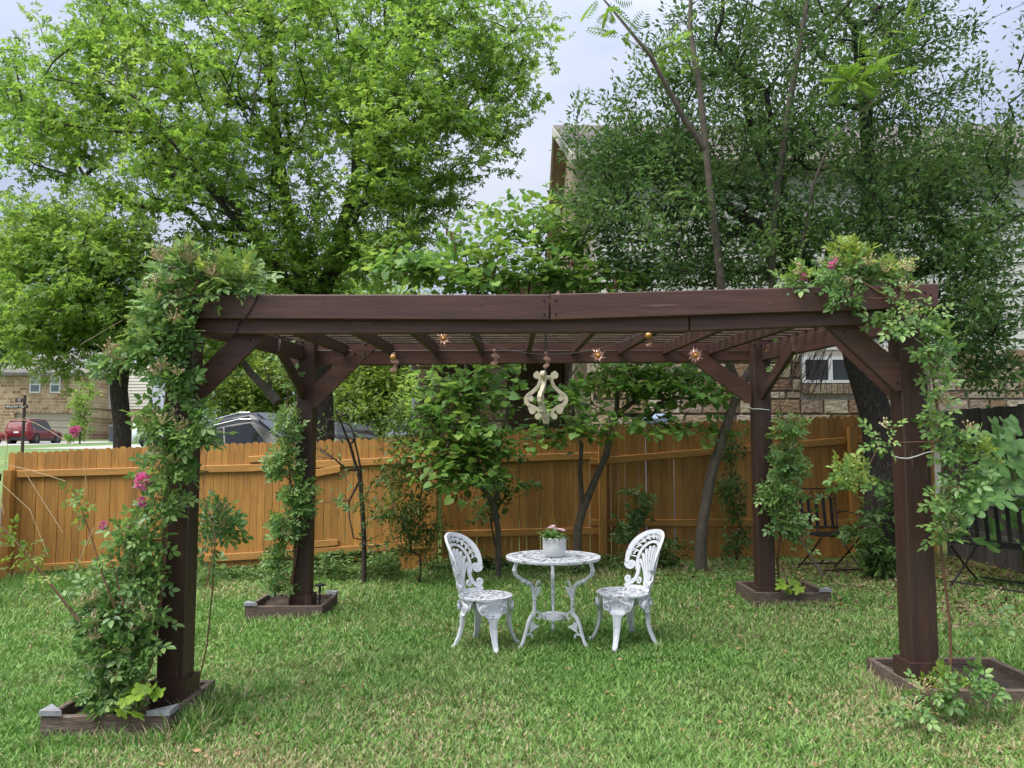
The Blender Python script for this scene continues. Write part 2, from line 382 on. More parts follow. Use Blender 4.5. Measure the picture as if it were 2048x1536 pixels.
def lawn_points(n, y0, y1, power):
    u = rng.random(n); y = (y0 ** (1 - power) + u * (y1 ** (1 - power) - y0 ** (1 - power))) ** (1 / (1 - power))
    x = (rng.random(n) * 2 - 1) * (y * .66 + .5)
    return x, y
def dryness(x, y):
    d = vnoise(x, y, .9, 1) * .5 + vnoise(x, y, 2.6, 2) * .35 + vnoise(x, y, 7, 3) * .25
    d = d - .36
    d += .34 * np.exp(-(((x + 1.15) / .55) ** 2 + ((y - 3.85) / .3) ** 2))        # worn patches in front
    d += .25 * np.exp(-(((x + 2.2) / .6) ** 2 + ((y - 3.9) / .35) ** 2))
    d += .22 * np.exp(-(((x - 2.1) / .5) ** 2 + ((y - 4.6) / .6) ** 2))
    d += .22 * np.exp(-(((x - 2.4) / .8) ** 2 + ((y - 7.0) / .35) ** 2))
    d += .20 * sstep(.5, 4, x) * sstep(7.2, 8.8, y) + .12 * sstep(-1.5, -4, x) * sstep(8.5, 5, y) + .065 + .09 * sstep(4.9, 3.7, y)
    return d
x, y = lawn_points(400000, 3.35, 10.9, 1.7)
ok = np.ones(len(x), bool)
for r in PL.values(): ok &= ~((x > r[0] - .01) & (x < r[1] + .01) & (y > r[2] - .01) & (y < r[3] + .01))
ok &= ~((x > 5.45) | (x < -6.25))
bare = sstep(2.6, 4.6, x) * sstep(7.6, 8.8, y) * .8 + .5 * sstep(8.4, 9.3, y) * sstep(-1, 1, x)
bare += .55 * np.exp(-(((x + 1.2) / .5) ** 2 + ((y - 3.8) / .22) ** 2))
ok &= rng.random(len(x)) > bare
x, y = x[ok], y[ok]; n = len(x)
dr = (rng.random(n) < np.clip(dryness(x, y) * 1.0 - .03, .03, .8)) * (.6 + .4 * rng.random(n)) + rng.random(n) * .10 + .22 * np.clip(vnoise(x, y, 1.4, 12) - .45, 0, 1)
tall = .55 + .75 * vnoise(x, y, 3.2, 5) + .5 * vnoise(x, y, 9.0, 6)
h = (.026 + .034 * rng.random(n)) * tall * np.where(dr > .5, .75, 1); w = .0052 + .005 * rng.random(n) + .0009 * (y - 3)
o = link('lawn_grass', blades('lawn_grass', x, y, h, w, dr, np.clip(.5 + .5 * rng.random(n), 0, .97))); tag(o, 'short green lawn grass flecked with straw', 'grass', kind='stuff')

# long unmown tufts beside the planters and along the fence
tx, ty, th, td = [], [], [], []
def tuft(cx, cy, n, rad, hh, dd):
    a = rng.random(n) * 2 * np.pi; r = rad * np.sqrt(rng.random(n)); X = cx + r * np.cos(a); Y_ = cy + r * np.sin(a) * .7
    tx.append(X); ty.append(Y_); th.append(hh * (.5 + .7 * rng.random(n))); td.append((rng.random(n) < dd).astype(float) * .9)
for k in range(16):
    t = k / 15; tuft(-1.71 + .03 * math.sin(k), 4.3 + .62 * t, 60, .1, .15, .3)
for k in range(16):
    t = k / 15; tuft(-2.45 + .75 * t, 4.2, 26, .06, .11, .3)
for k in range(8): tuft(2.14, 4.5 + .07 * k, 36, .07, .12, .65)
for k in range(14): tuft(2.3 + .05 * k, 4.36, 30, .07, .10, .3)
for k in range(10): tuft(-2.35 + .07 * k, 7.17, 24, .06, .09, .35)
for k in range(10): tuft(2.2 + .07 * k, 7.28, 26, .07, .09, .7)
for k in range(60): tuft(-6.1 + 1.3 * rng.random(), 8.0 + 1.8 * rng.random(), 40, .12, .2, .08)
for k in range(60): tuft(-6 + 11 * rng.random(), 9.55 + .35 * rng.random(), 20, .12, .12, .25)
x, y, h, dr = map(np.concatenate, (tx, ty, th, td)); n = len(x)
o = link('long_grass', blades('long_grass', x, y, h, .005 + .004 * rng.random(n), dr, .3 + .65 * rng.random(n)))
tag(o, 'long unmown grass tufts round the planters and along the fence', 'grass', kind='stuff')
# fallen dry leaves
n = 800; x, y = lawn_points(n, 3.4, 10.4, 1.2); x = np.where(rng.random(n) < .4, np.abs(x), x)
s = .010 + .022 * rng.random(n) ** 2; a = rng.random(n) * 6.28; z = gz(x, y) + .018 + .02 * rng.random(n)
q = np.array([[-1, 0, .1], [-.3, .42, .35], [.5, .36, .2], [1, 0, .3], [.4, -.4, .25], [-.4, -.38, .4]])
V = np.empty((n, 6, 3)); 
for k in range(6):
    V[:, k, 0] = x + s * (q[k, 0] * np.cos(a) - q[k, 1] * np.sin(a)); V[:, k, 1] = y + s * (q[k, 0] * np.sin(a) + q[k, 1] * np.cos(a)); V[:, k, 2] = z + s * (q[k, 2] - .2 + (rng.random(n) - .5) * .5)
T = np.array([[0, 5, 1], [1, 5, 4], [1, 4, 2], [2, 4, 3]])[None] + (np.arange(n) * 6)[:, None, None]
M_DRYL = leafmat('dry_leaf', (.24, .13, .06), (.38, .22, .11), (.55, .38, .22), trans=.15, clump=3)
o = link('fallen_leaves', fast_mesh('fallen_leaves', V.reshape(-1, 3), T.reshape(-1, 3), M_DRYL)); tag(o, 'dry tan leaves fallen on the lawn', 'leaves', kind='stuff')

# ------------------------------------------------------------------ fence: every picket, rail and post its own part
PITCHP = .0915
def picket_mesh(name, w, h, mat):
    r = w / 2; pts = [(-r, -h), (r, -h), (r, -.035)]
    for k in range(1, 7):
        t = math.pi * k / 7; pts.append((r * math.cos(t) * .98, -.035 + .035 * math.sin(t)))
    pts.append((-r, -.035))
    return MB().prism(pts, lambda u, v, t: (u, t, v), 0, .017).mesh(name, mat)
PICKETS = [picket_mesh('picket', .0888 - .0012 * k, 1.95, M_FENCE) for k in range(3)]
def fence(name, label, x0, y0, x1, y1, top_fn, posts, rails, shorts=(), gapfn=None):
    t = thing(name, (x0, y0, 0), label, 'fence')
    L_ = math.hypot(x1 - x0, y1 - y0); n = int(L_ / PITCHP); ang = math.atan2(y1 - y0, x1 - x0)
    for i in range(n):
        s = (i + .5) * PITCHP; px, py = x0 + (x1 - x0) * s / L_, y0 + (y1 - y0) * s / L_
        o = link('picket', PICKETS[random.choice([0, 0, 0, 1, 1, 2])], t)
        o.location = (px - x0 + random.uniform(-.001, .001), py - y0 + random.uniform(0, .004), top_fn(px) + random.uniform(-.008, .008))
        o.rotation_euler = (0, random.uniform(-.004, .004), ang + random.uniform(-.03, .03))
    for px, ztop in posts:
        py = y0 + (y1 - y0) * (px - x0) / (x1 - x0)
        MB().bar((px, py - .065, gzf(px, py) - .2), (px, py - .065, ztop), .1, .1, (0, 1, 0)).build('fence_post', M_FENCE, t)
    for (ax, az, bx, bz, hh, off) in rails:
        ya = y0 + (y1 - y0) * (ax - x0) / (x1 - x0) - off; yb = y0 + (y1 - y0) * (bx - x0) / (x1 - x0) - off
        MB().bar((ax, ya, az), (bx, yb, bz), .036, hh).build('rail', M_FENCER, t)
    return t
def zat(px, py, Y): return P(px, py, Y).z
def xat(px, Y): return P(px, 893, Y).x
YL, YR = 10.0, 10.45
topL = lambda x: float(np.interp(x, [xat(10, YL), xat(260, YL), xat(600, YL), xat(880, YL)], [zat(10, 906, YL), zat(260, 893, YL), zat(600, 882, YL), zat(880, 870, YL)]))
fence('picket_fence', 'sunlit orange stained picket fence behind the rose post', xat(18, YL), YL, xat(876, YL), YL, topL,
      [(xat(28, YL), zat(28, 940, YL)), (xat(606, YL), zat(606, 922, YL)), (xat(869, YL), zat(869, 905, YL))],
      [(xat(40, YL), zat(40, 948, YL), xat(500, YL), zat(500, 936, YL), .09, .020), (xat(500, YL), zat(500, 936, YL), xat(866, YL), zat(866, 917, YL), .09, .020),
       (xat(40, YL), zat(40, 1138, YL), xat(500, YL), zat(500, 1112, YL), .09, .020), (xat(500, YL), zat(500, 1112, YL), xat(866, YL), zat(866, 1088, YL), .09, .020),
       (xat(606, YL), zat(606, 952, YL), xat(682, YL), zat(682, 937, YL), .09, .024), (xat(600, YL), zat(600, 1091, YL), xat(680, YL), zat(680, 1084, YL), .08, .024),
       (xat(500, YL), zat(500, 919, YL), xat(560, YL), zat(560, 916, YL), .08, .024)])
topR = lambda x: float(np.interp(x, [xat(885, YR), xat(1190, YR), xat(1500, YR), xat(1780, YR)], [zat(885, 866, YR), zat(1190, 851, YR), zat(1500, 838, YR), zat(1780, 829, YR)]))
fence('picket_fence', 'shaded brown orange picket fence behind the white table', xat(884, YR), YR, 5.5, YR, topR,
      [(xat(1203, YR), zat(1203, 880, YR)), (xat(1700, YR), zat(1700, 855, YR))],
      [(xat(884, YR), zat(884, 921, YR), xat(1196, YR), zat(1196, 911, YR), .09, .020), (xat(1211, YR), zat(1211, 921, YR), xat(1690, YR), zat(1690, 881, YR), .09, .020),
       (xat(884, YR), zat(884, 1068, YR), xat(1196, YR), zat(1196, 1061, YR), .09, .020), (xat(1211, YR), zat(1211, 1045, YR), xat(1690, YR), zat(1690, 1046, YR), .09, .020),
       (xat(1180, YR), zat(1180, 1045, YR), xat(1196, YR), zat(1196, 1045, YR), .08, .026), (xat(1180, YR), zat(1180, 923, YR), xat(1196, YR), zat(1196, 923, YR), .08, .026),
       (xat(1710, YR), zat(1710, 880, YR), 5.45, zat(1890, 868, YR), .09, .020), (xat(1710, YR), zat(1710, 1046, YR), 5.45, zat(1890, 1046, YR), .09, .020)])
def side_fence(X, ya, yb, ztop, label, sgn):
    t = thing('weathered_fence', (X, yb, gzf(X, yb)), label, 'fence')
    me = MB().box(-.068, .068, 0, .018, -2.0, 0).mesh('plank', M_GREYF)
    n = int(abs(yb - ya) / .142)
    for i in range(n):
        o = link('plank', me, t); yy = ya + (i + .5) * .142
        o.location = (random.uniform(-.006, .006), yy - yb, ztop - gzf(X, yb) + random.uniform(-.012, .012)); o.rotation_euler = (0, random.uniform(-.006, .006), R(90) * sgn + random.uniform(-.03, .03))
    for z in (ztop - .3, ztop - 1.5):
        MB().bar((X - sgn * .03, ya, z), (X - sgn * .03, yb, z), .036, .09).build('rail', M_GREYF, t)
    return t
side_fence(5.55, 5.2, 10.4, 1.95, 'dark weathered grey plank fence behind the big leafed fig', 1)
side_fence(-6.36, 8.4, 9.95, 1.42, 'grey weathered fence end beside the orange fence post', -1)

# ------------------------------------------------------------------ neighbour's stone and siding house
def stonemat():
    m, N, L, bs, out = new_mat('limestone_block')
    oi = N.new('ShaderNodeObjectInfo'); tc = N.new('ShaderNodeTexCoord')
    va = N.new('ShaderNodeVectorMath'); va.operation = 'MULTIPLY_ADD'; L.new(oi.outputs['Random'], va.inputs[0]); va.inputs[1].default_value = (37, 61, 23); L.new(tc.outputs['Object'], va.inputs[2])
    rp = N.new('ShaderNodeValToRGB'); e = rp.color_ramp.elements
    cs = [(0, (.40, .31, .20)), (.22, (.50, .44, .33)), (.42, (.28, .18, .10)), (.62, (.54, .49, .40)), (.82, (.20, .11, .065)), (1, (.42, .36, .27))]
    e[0].color = (*cs[0][1], 1); e[1].color = (*cs[-1][1], 1)
    for p, c in cs[1:-1]: k = e.new(p); k.color = (*c, 1)
    L.new(oi.outputs['Random'], rp.inputs[0])
    nz = N.new('ShaderNodeTexNoise'); nz.inputs['Scale'].default_value = 5; nz.inputs['Detail'].default_value = 8; L.new(va.outputs[0], nz.inputs['Vector'])
    r2 = N.new('ShaderNodeValToRGB'); r2.color_ramp.elements[0].position = .3; r2.color_ramp.elements[0].color = (.5, .45, .4, 1); r2.color_ramp.elements[1].position = .7; r2.color_ramp.elements[1].color = (1.1, 1.08, 1.05, 1)
    L.new(nz.outputs[0], r2.inputs[0])
    mx = N.new('ShaderNodeMix'); mx.data_type = 'RGBA'; mx.blend_type = 'MULTIPLY'; mx.inputs[0].default_value = 1; L.new(rp.outputs[0], mx.inputs[6]); L.new(r2.outputs[0], mx.inputs[7]); L.new(mx.outputs[2], bs.inputs['Base Color'])
    bs.inputs['Roughness'].default_value = .9
    bp = N.new('ShaderNodeBump'); bp.inputs['Strength'].default_value = .9; bp.inputs['Distance'].default_value = .03; L.new(nz.outputs[0], bp.inputs['Height']); L.new(bp.outputs[0], bs.inputs['Normal'])
    return m
M_STONE = stonemat()
M_MORTAR = surf('mortar', (.46, .43, .38), (.36, .33, .29), .95, 12, bump=.4, bscale=60)
M_SIDING = surf('siding', (.62, .62, .58), (.55, .55, .51), .7, 4, (1, 6, 6), bump=.1, bscale=40, obj_rand=.03)
M_TRIM = surf('trim_paint', (.50, .47, .40), (.44, .41, .35), .6, 8)
M_TAN = surf('tan_soffit', (.40, .31, .20), (.33, .25, .16), .7, 6)
M_ROOF = surf('shingle', (.17, .145, .13), (.10, .088, .08), .9, 7, (1, 6, 1), bump=.6, bscale=22, bdist=.03)
M_WIN = surf('window_vinyl', (.78, .79, .80), (.70, .71, .72), .4, 10)
M_GLASS = glassmat('dark_pane', (.012, .016, .018))
def stone_mesh(k):
    r = np.random.default_rng(90 + k); c = .06
    j = lambda a=.03: (r.random() - .5) * a
    o = [(-.5, -.5), (.5, -.5), (.5, .5), (-.5, .5)]
    back = [(u + j(.02), 1, v + j(.04)) for u, v in o]; mid = [(u + j(.02), .35, v + j(.05)) for u, v in o]
    fr = [(u * (1 - 2 * c) + j(.04), j(.25), v * (1 - 3 * c) + j(.06)) for u, v in o]
    vs = back + mid + fr
    fs = [(i, (i + 1) % 4, 4 + (i + 1) % 4, 4 + i) for i in range(4)] + [(4 + i, 4 + (i + 1) % 4, 8 + (i + 1) % 4, 8 + i) for i in range(4)] + [(8, 9, 10, 11)]
    return MB().add(vs, fs).mesh('stone', M_STONE)
STONES = [stone_mesh(k) for k in range(8)]
def stones(parent, x0, x1, y, z0, z1, hole=None, big=1.0, orient=0):
    """coursed blocks; orient 1 = wall facing -X at X=y running over Y x0..x1"""
    org = ORG[parent.name]; z = z0
    while z < z1 - .08:
        h = min(random.choice([.12, .17, .2, .24, .28]) * big, z1 - z)
        if z1 - z - h < .09: h = z1 - z
        x = x0 - random.random() * .2 * big
        while x < x1 - .04:
            wd = random.uniform(.22, .62) * big; a, b = max(x, x0), min(x + wd, x1)
            x += wd
            if x1 - x < .1: b = x1; x = x1
            if b - a < .05: continue
            if hole and b > hole[0] and a < hole[1] and z + h > hole[2] and z < hole[3]:
                segs = [(a, min(b, hole[0])), (max(a, hole[1]), b)]
            else: segs = [(a, b)]
            for a2, b2 in segs:
                if b2 - a2 < .05: continue
                o = link('stone', random.choice(STONES), parent)
                c = ((a2 + b2) / 2, z + h / 2)
                if orient: o.location = (y - .02 - org.x, c[0] - org.y, c[1] - org.z); o.rotation_euler = (0, 0, R(-90))
                else: o.location = (c[0] - org.x, y - .02 - org.y, c[1] - org.z)
                o.scale = (b2 - a2 - .018, .06 + random.random() * .02, h - .018)
        z += h
D = 12.5; OV = .32; HX0, HX1 = xat(1148, D - .32) + OV, 13.0; DEEP = 10.4
ZA = zat(1112, 250, D + DEEP / 2) - .12; _ze = zat(1150, 300, D - OV)
sl = (ZA + .12 - _ze) / (DEEP / 2 + OV); ZE = _ze + OV * sl - .12
STZ = 3.02
house = thing('neighbour_house', (HX0, D, 0), 'two storey stone and pale siding house behind the trees', 'house')
wl_ = MB()
wl_.box(HX0, HX1, D + .05, D + DEEP, 0, ZE)
yr = D + DEEP / 2
wl_.add([(HX0, D + .05, ZE), (HX0, D + DEEP, ZE), (HX0, yr, ZA - .12), (HX1, D + .05, ZE), (HX1, D + DEEP, ZE), (HX1, yr, ZA - .12)], [(0, 2, 1), (3, 4, 5), (0, 3, 5, 2), (1, 2, 5, 4)])
wall = wl_.build('wall', surf('tan_stone_wall', (.36, .29, .20), (.26, .19, .12), .9, 3, bump=.5, bscale=8), house)
MB().box(HX0 + .002, 9.2, D + .03, D + .049, .2, STZ).build('mortar_bed', M_MORTAR, house)
WX0, WX1, WZ0, WZ1 = xat(1608, D), xat(1722, D), zat(1660, 766, D), zat(1660, 714, D)
stones(house, HX0, 8.6, D, 1.55, STZ, hole=(WX0 - .02, WX1 + .02, WZ0 - .17, WZ1 + .02))
me = MB().box(-.5, .5, 0, 1, -.5, .5).mesh('sill_brick', M_STONE); nb = 10
for k in range(nb):
    o = link('sill_brick', me, house); o.location = (WX0 + (k + .5) * (WX1 - WX0) / nb - HX0, -.05, WZ0 - .09); o.scale = ((WX1 - WX0) / nb - .014, .1, .15)
# lap siding boards above the stone
zz = STZ
k = 0
while zz < ZE - .02:
    b = MB(); h2 = .175
    b.add([(HX0, D + .02, zz), (9.2, D + .02, zz), (9.2, D + .048, zz + h2 + .01), (HX0, D + .048, zz + h2 + .01), (HX0, D + .05, zz), (9.2, D + .05, zz)], [(0, 1, 2, 3), (0, 4, 5, 1)])
    b.build('siding_board', M_SIDING, house); zz += h2; k += 1
MB().box(HX0 - .03, HX0 + .09, D - .004, D + .03, STZ, ZE).build('corner_trim', M_TRIM, house)
stones(house, D + .06, D + 5.0, HX0, 1.6, ZE - .1, orient=1, big=1.5)
win = MB(); f = .045
win.box(WX0, WX1, D - .03, D + .045, WZ0, WZ0 + f).box(WX0, WX1, D - .03, D + .045, WZ1 - f, WZ1).box(WX0, WX0 + f, D - .03, D + .044, WZ0 + f, WZ1 - f).box(WX1 - f, WX1, D - .03, D + .044, WZ0 + f, WZ1 - f)
xm = WX0 + .5 * (WX1 - WX0); win.box(xm - f * .6, xm + f * .6, D - .034, D + .044, WZ0 + f, WZ1 - f)
wo = win.build('window', M_WIN, house)
MB().box(WX0 + f, xm - f * .6, D + .01, D + .02, WZ0 + f, WZ1 - f).build('pane', M_GLASS, wo)
MB().box(xm + f * .6, WX1 - f, D + .01, D + .02, WZ0 + f, WZ1 - f).build('pane', M_GLASS, wo)
def roof_slab(xa, xb, y0, z0, y1, z1, th, mat, name, parent):
    return MB().hexa([(xa, y0, z0 - th), (xb, y0, z0 - th), (xb, y1, z1 - th), (xa, y1, z1 - th), (xa, y0, z0), (xb, y0, z0), (xb, y1, z1), (xa, y1, z1)]).build(name, mat, parent)
rf = roof_slab(HX0 - OV, HX1, D - OV, ZE - OV * sl + .12, yr, ZA + .12, .06, M_ROOF, 'roof', house)
roof_slab(HX0 - OV, HX1, D + DEEP + OV, ZE - OV * sl + .12, yr, ZA + .118, .06, M_ROOF, 'roof', house)
roof_slab(HX0 - OV - .02, HX0 - OV + .03, D - OV, ZE - OV * sl + .08, yr, ZA + .08, .2, M_TRIM, 'rake_board', rf)
roof_slab(HX0 - OV - .02, HX0 - OV + .03, D + DEEP + OV, ZE - OV * sl + .08, yr, ZA + .078, .2, M_TRIM, 'rake_board', rf)
roof_slab(HX0 - OV + .04, HX0, D - OV + .05, ZE - OV * sl + .0, yr, ZA + .0, .02, M_TAN, 'soffit', rf)
roof_slab(HX0 - OV + .04, HX0, D + DEEP + OV - .05, ZE - OV * sl, yr, ZA - .002, .02, M_TAN, 'soffit', rf)
MB().box(HX0 - OV, HX1, D - OV - .1, D - OV - .005, ZE - OV * sl - .06, ZE - OV * sl + .07).build('gutter', M_TRIM, rf)
MB().box(HX0 - OV + .06, HX1, D - OV, D - .002, ZE - OV * sl - .09, ZE - OV * sl - .065).build('soffit', M_TRIM, rf)
# the wing set back on the left
WY = 17.0
wing = thing('house_wing', (-2.0, WY, 0), 'set back stone house corner seen through the heart shaped leaves', 'house')
MB().box(-2.0, 1.22, WY + 2.2, WY + 6, 0, 3.6).build('wall', surf('porch_wall', (.20, .15, .10), (.14, .10, .07), .85, 4), wing)
MB().box(-2.0, -1.62, WY + .05, WY + .45, 0, 3.6).build('column', M_MORTAR, wing); MB().box(-.68, -.1, WY + .05, WY + .45, 0, 3.6).build('column', M_MORTAR, wing)
stones(wing, -2.0, -1.62, WY, 1.5, 3.5, big=1.1); stones(wing, -.68, -.1, WY, 1.5, 3.5, big=1.1)
MB().box(-2.2, 1.2, WY - .4, WY + 6.2, 3.6, 3.72).build('porch_roof', M_ROOF, wing)
MB().box(-.38, .95, WY + 1.2, WY + 6, 3.72, 5.35).build('wall', surf('beige_wall', (.47, .40, .29), (.40, .33, .24), .8, 4), wing)
roof_slab(-.75, 1.3, WY + .8, 5.3, WY + 4, 6.0, .12, M_ROOF, 'roof', wing)
MB().box(-.75, 1.3, WY + .72, WY + .8, 5.16, 5.32).build('fascia', M_TRIM, wing)
MB().tube([P(829, 900, 14.6), P(829, 785, 14.6)], .05, 10).build('column', M_WIN, tag(thing('pale_post', (P(829, 900, 14.6).x, 14.6, 0), 'slim pale post in front of the set back stone corner', 'post')))
blue = thing('blue_cover', (xat(1318, 11.2), 11.2, 0), 'pale blue cover peeking over the brown fence top', 'cover')
MB().hexa([(xat(1288, 11.2), 11.1, .1), (xat(1348, 11.2), 11.1, .1), (xat(1348, 11.2), 11.8, .1), (xat(1288, 11.2), 11.8, .1), (xat(1294, 11.2), 11.15, 1.88), (xat(1342, 11.2), 11.15, 1.9), (xat(1340, 11.2), 11.7, 1.98), (xat(1296, 11.2), 11.7, 1.96)]).build('sheet', surf('blue_sheet', (.33, .42, .58), (.25, .33, .48), .6, 5, bump=.4), blue)

# ------------------------------------------------------------------ house across the street
FY = 66.0
def fx(px): return xat(px, FY)
def fz(py): return zat(100, py, FY)
def far_stone():
    m, N, L, bs, out = new_mat('far_stone')
    tc = N.new('ShaderNodeTexCoord'); mp = N.new('ShaderNodeMapping'); mp.inputs['Rotation'].default_value = (R(90), 0, 0); L.new(tc.outputs['Object'], mp.inputs[0])
    br = N.new('ShaderNodeTexBrick'); L.new(mp.outputs[0], br.inputs['Vector']); br.inputs['Scale'].default_value = 1.0
    br.inputs['Brick Width'].default_value = .62; br.inputs['Row Height'].default_value = .27; br.inputs['Mortar Size'].default_value = .022
    br.inputs['Color1'].default_value = (.30, .18, .10, 1); br.inputs['Color2'].default_value = (.60, .47, .31, 1); br.inputs['Mortar'].default_value = (.60, .52, .40, 1); br.inputs['Bias'].default_value = -.1; br.squash = .6; br.squash_frequency = 3; br.offset = .37; br.offset_frequency = 2
    nz = N.new('ShaderNodeTexNoise'); nz.inputs['Scale'].default_value = 1.6; L.new(tc.outputs['Object'], nz.inputs['Vector'])
    mx = N.new('ShaderNodeMix'); mx.data_type = 'RGBA'; mx.blend_type = 'MULTIPLY'; mx.inputs[0].default_value = .6
    r2 = N.new('ShaderNodeValToRGB'); r2.color_ramp.elements[0].position = .35; r2.color_ramp.elements[0].color = (.6, .55, .5, 1); r2.color_ramp.elements[1].position = .65
    L.new(nz.outputs[0], r2.inputs[0]); L.new(br.outputs[0], mx.inputs[6]); L.new(r2.outputs[0], mx.inputs[7]); L.new(mx.outputs[2], bs.inputs['Base Color']); bs.inputs['Roughness'].default_value = .9
    return m
M_FARST = far_stone()
fh = thing('house_across_street', (fx(100), FY, gzf(fx(100), FY)), 'tan stone two storey house with a wide garage door across the street', 'house')
zg = fz(884); zt = fz(748)
w = MB(); gx0, gx1, gzt = fx(25), fx(143), fz(826)
w.box(fx(-30), gx0, FY, FY + 9, zg - 1, zt).box(gx1, fx(176), FY, FY + 9, zg - 1, zt).box(gx0, gx1, FY, FY + 9, gzt, zt)
w.build('wall', M_FARST, fh)
g = MB(); 
for k in range(4):
    a, b = zg + (gzt - zg) * k / 4, zg + (gzt - zg) * (k + 1) / 4
    g = MB().box(gx0, gx1, FY + .3, FY + .4, a + .02, b - .02); g.build('garage_panel', surf('garage_paint', (.60, .52, .42), (.54, .47, .38), .6, 4), fh)
MB().box(gx0, gx1, FY + .41, FY + .5, zg, gzt).build('garage_backing', M_TAN, fh)
for a, b in ((54, 76), (95, 116)):
    x0, x1, z0, z1 = fx(a), fx(b), fz(786), fz(752)
    f = .11
    wv = MB().box(x0, x1, FY - .06, FY - .01, z0, z0 + f).box(x0, x1, FY - .06, FY - .01, z1 - f, z1).box(x0, x0 + f, FY - .06, FY - .012, z0 + f, z1 - f).box(x1 - f, x1, FY - .06, FY - .012, z0 + f, z1 - f).box(x0 + f, x1 - f, FY - .065, FY - .012, (z0 + z1) / 2 - .06, (z0 + z1) / 2 + .06)
    wv = wv.build('window', M_WIN, fh)
    MB().box(x0 + f, x1 - f, FY - .02, FY - .005, z0 + f, (z0 + z1) / 2 - .06).build('pane', glassmat('far_pane', (.10, .14, .15)), wv)
    MB().box(x0 + f, x1 - f, FY - .02, FY - .005, (z0 + z1) / 2 + .06, z1 - f).build('pane', glassmat('blind_pane', (.34, .38, .38)), wv)
# siding wing with stone base
FW = FY + 3
w = MB().box(xat(174, FW), xat(300, FW), FW, FW + 6, zg - 1, zat(200, 818, FW)); w.build('wall', M_FARST, fh)
zz = zat(200, 818, FW)
for k in range(14):
    MB().add([(xat(174, FW), FW - .05, zz), (xat(300, FW), FW - .05, zz), (xat(300, FW), FW, zz + .27), (xat(174, FW), FW, zz + .27), (xat(174, FW), FW + .1, zz), (xat(300, FW), FW + .1, zz), (xat(300, FW), FW + .1, zz + .27), (xat(174, FW), FW + .1, zz + .27)],
             [(0, 1, 2, 3), (0, 4, 5, 1), (3, 2, 6, 7), (4, 7, 6, 5)]).build('siding_board', surf('far_siding', (.66, .62, .55), (.60, .56, .49), .7, 2), fh); zz += .27
e0, e1 = fx(-34), fx(180); ze = fz(746)
MB().add([(e0, FY - .5, ze), (e1, FY - .5, ze), (e1, FY + 9.5, ze), (e0 - .2, FY + 9.5, ze), (fx(40), FY + 4.5, ze + 2.4), (fx(150), FY + 4.5, ze + 2.4), (e0, FY - .5, ze - .25), (e1, FY - .5, ze - .25), (e1, FY + 9.5, ze - .25), (e0, FY + 9.5, ze - .25)],
         [(0, 1, 5, 4), (1, 2, 5), (2, 3, 4, 5), (3, 0, 4), (0, 6, 7, 1), (1, 7, 8, 2), (6, 9, 8, 7), (3, 9, 6, 0)]).build('roof', surf('far_shingle', (.22, .20, .19), (.15, .14, .13), .9, 3), fh)
ac = thing('cooling_unit', (xat(232, 62), 62, gzf(xat(232, 62), 62)), 'grey box cooling unit beside the far stone wall', 'cooling unit')
x0, x1, zb = xat(222, 62), xat(242, 62), gzf(xat(232, 62), 62)
MB().box(x0, x1, 61.6, 62.4, zb, zat(232, 853, 62)).build('casing', surf('ac_grey', (.10, .115, .125), (.07, .08, .09), .6, 5), ac)
for k in range(4): MB().box(x0 + .06, x1 - .06, 61.55, 61.6, zb + .2 + k * .25, zb + .32 + k * .25).build('grille', MATS['ac_grey'], ac)
MB().box(x0 - .04, x1 + .04, 61.55, 62.45, zat(232, 853, 62), zat(232, 853, 62) + .08).build('lid', M_CAP, ac)
# ------------------------------------------------------------------ pergola
PX = dict(l=(-1.997, -1.842), r=(2.247, 2.402)); PYF, PYB, PS = 4.6, 7.4, .155
perg = thing('pergola', (.2, 6.0, 0), 'dark brown stained timber pergola standing over the white table', 'pergola')
def post(x, y, ztop, zsk):
    cx, cy = (x[0] + x[1]) / 2, y + PS / 2; zb = gzf(cx, cy)
    o = MB().bar((cx, cy, zb - .1), (cx, cy, ztop), PS, PS, (0, 1, 0), .008).build('post', M_WOODZ, perg)
    s = PS / 2 + .012
    for k, (dx, dy) in enumerate(((0, -1), (1, 0), (0, 1), (-1, 0))):
        b = MB(); e = .012
        if dx == 0: b.box(cx - s - e, cx + s + e, cy + dy * s - e, cy + dy * s + e, zb - .02, zsk)
        else: b.box(cx + dx * s - e, cx + dx * s + e, cy - s + e + .001, cy + s - e - .001, zb - .02, zsk - .002)
        b.build('skirt_board', M_WOODZ, o)
    return o
p_fl = post(PX['l'], PYF, 2.26, zat(350, 1363, 4.57)); p_fr = post(PX['r'], PYF, 2.28, zat(1837, 1328, 4.57))
p_bl = post(PX['l'], PYB, zat(606, 684, 7.4), zat(606, 1192, 7.36)); p_br = post(PX['r'], PYB, zat(1515, 676, 7.4), zat(1515, 1176, 7.36))
def board(pa_t, pa_b, pb_t, pb_b, Y0, Y1, name='beam', mat=None):
    """board whose front face has the four photo-pixel corners at depth Y0, running back to Y1"""
    q = [P(*pa_b, Y0), P(*pb_b, Y0), P(*pb_t, Y0), P(*pa_t, Y0)]; c = .005
    # chamfer: front face inset
    fr = [(q[0].x + c, Y0, q[0].z + c), (q[1].x - c, Y0, q[1].z + c), (q[2].x - c, Y0, q[2].z - c), (q[3].x + c, Y0, q[3].z - c)]
    md = [(v.x, Y0 + c, v.z) for v in q]; bk = [(v.x, Y1, v.z) for v in q]
    fs = [(0, 1, 2, 3), (8, 11, 10, 9)]
    for i in range(4): j = (i + 1) % 4; fs += [(i + 4, j + 4, j, i), (i + 8, j + 8, j + 4, i + 4)]
    return MB().add(fr + md + bk, fs).build(name, mat or M_WOODX, perg)
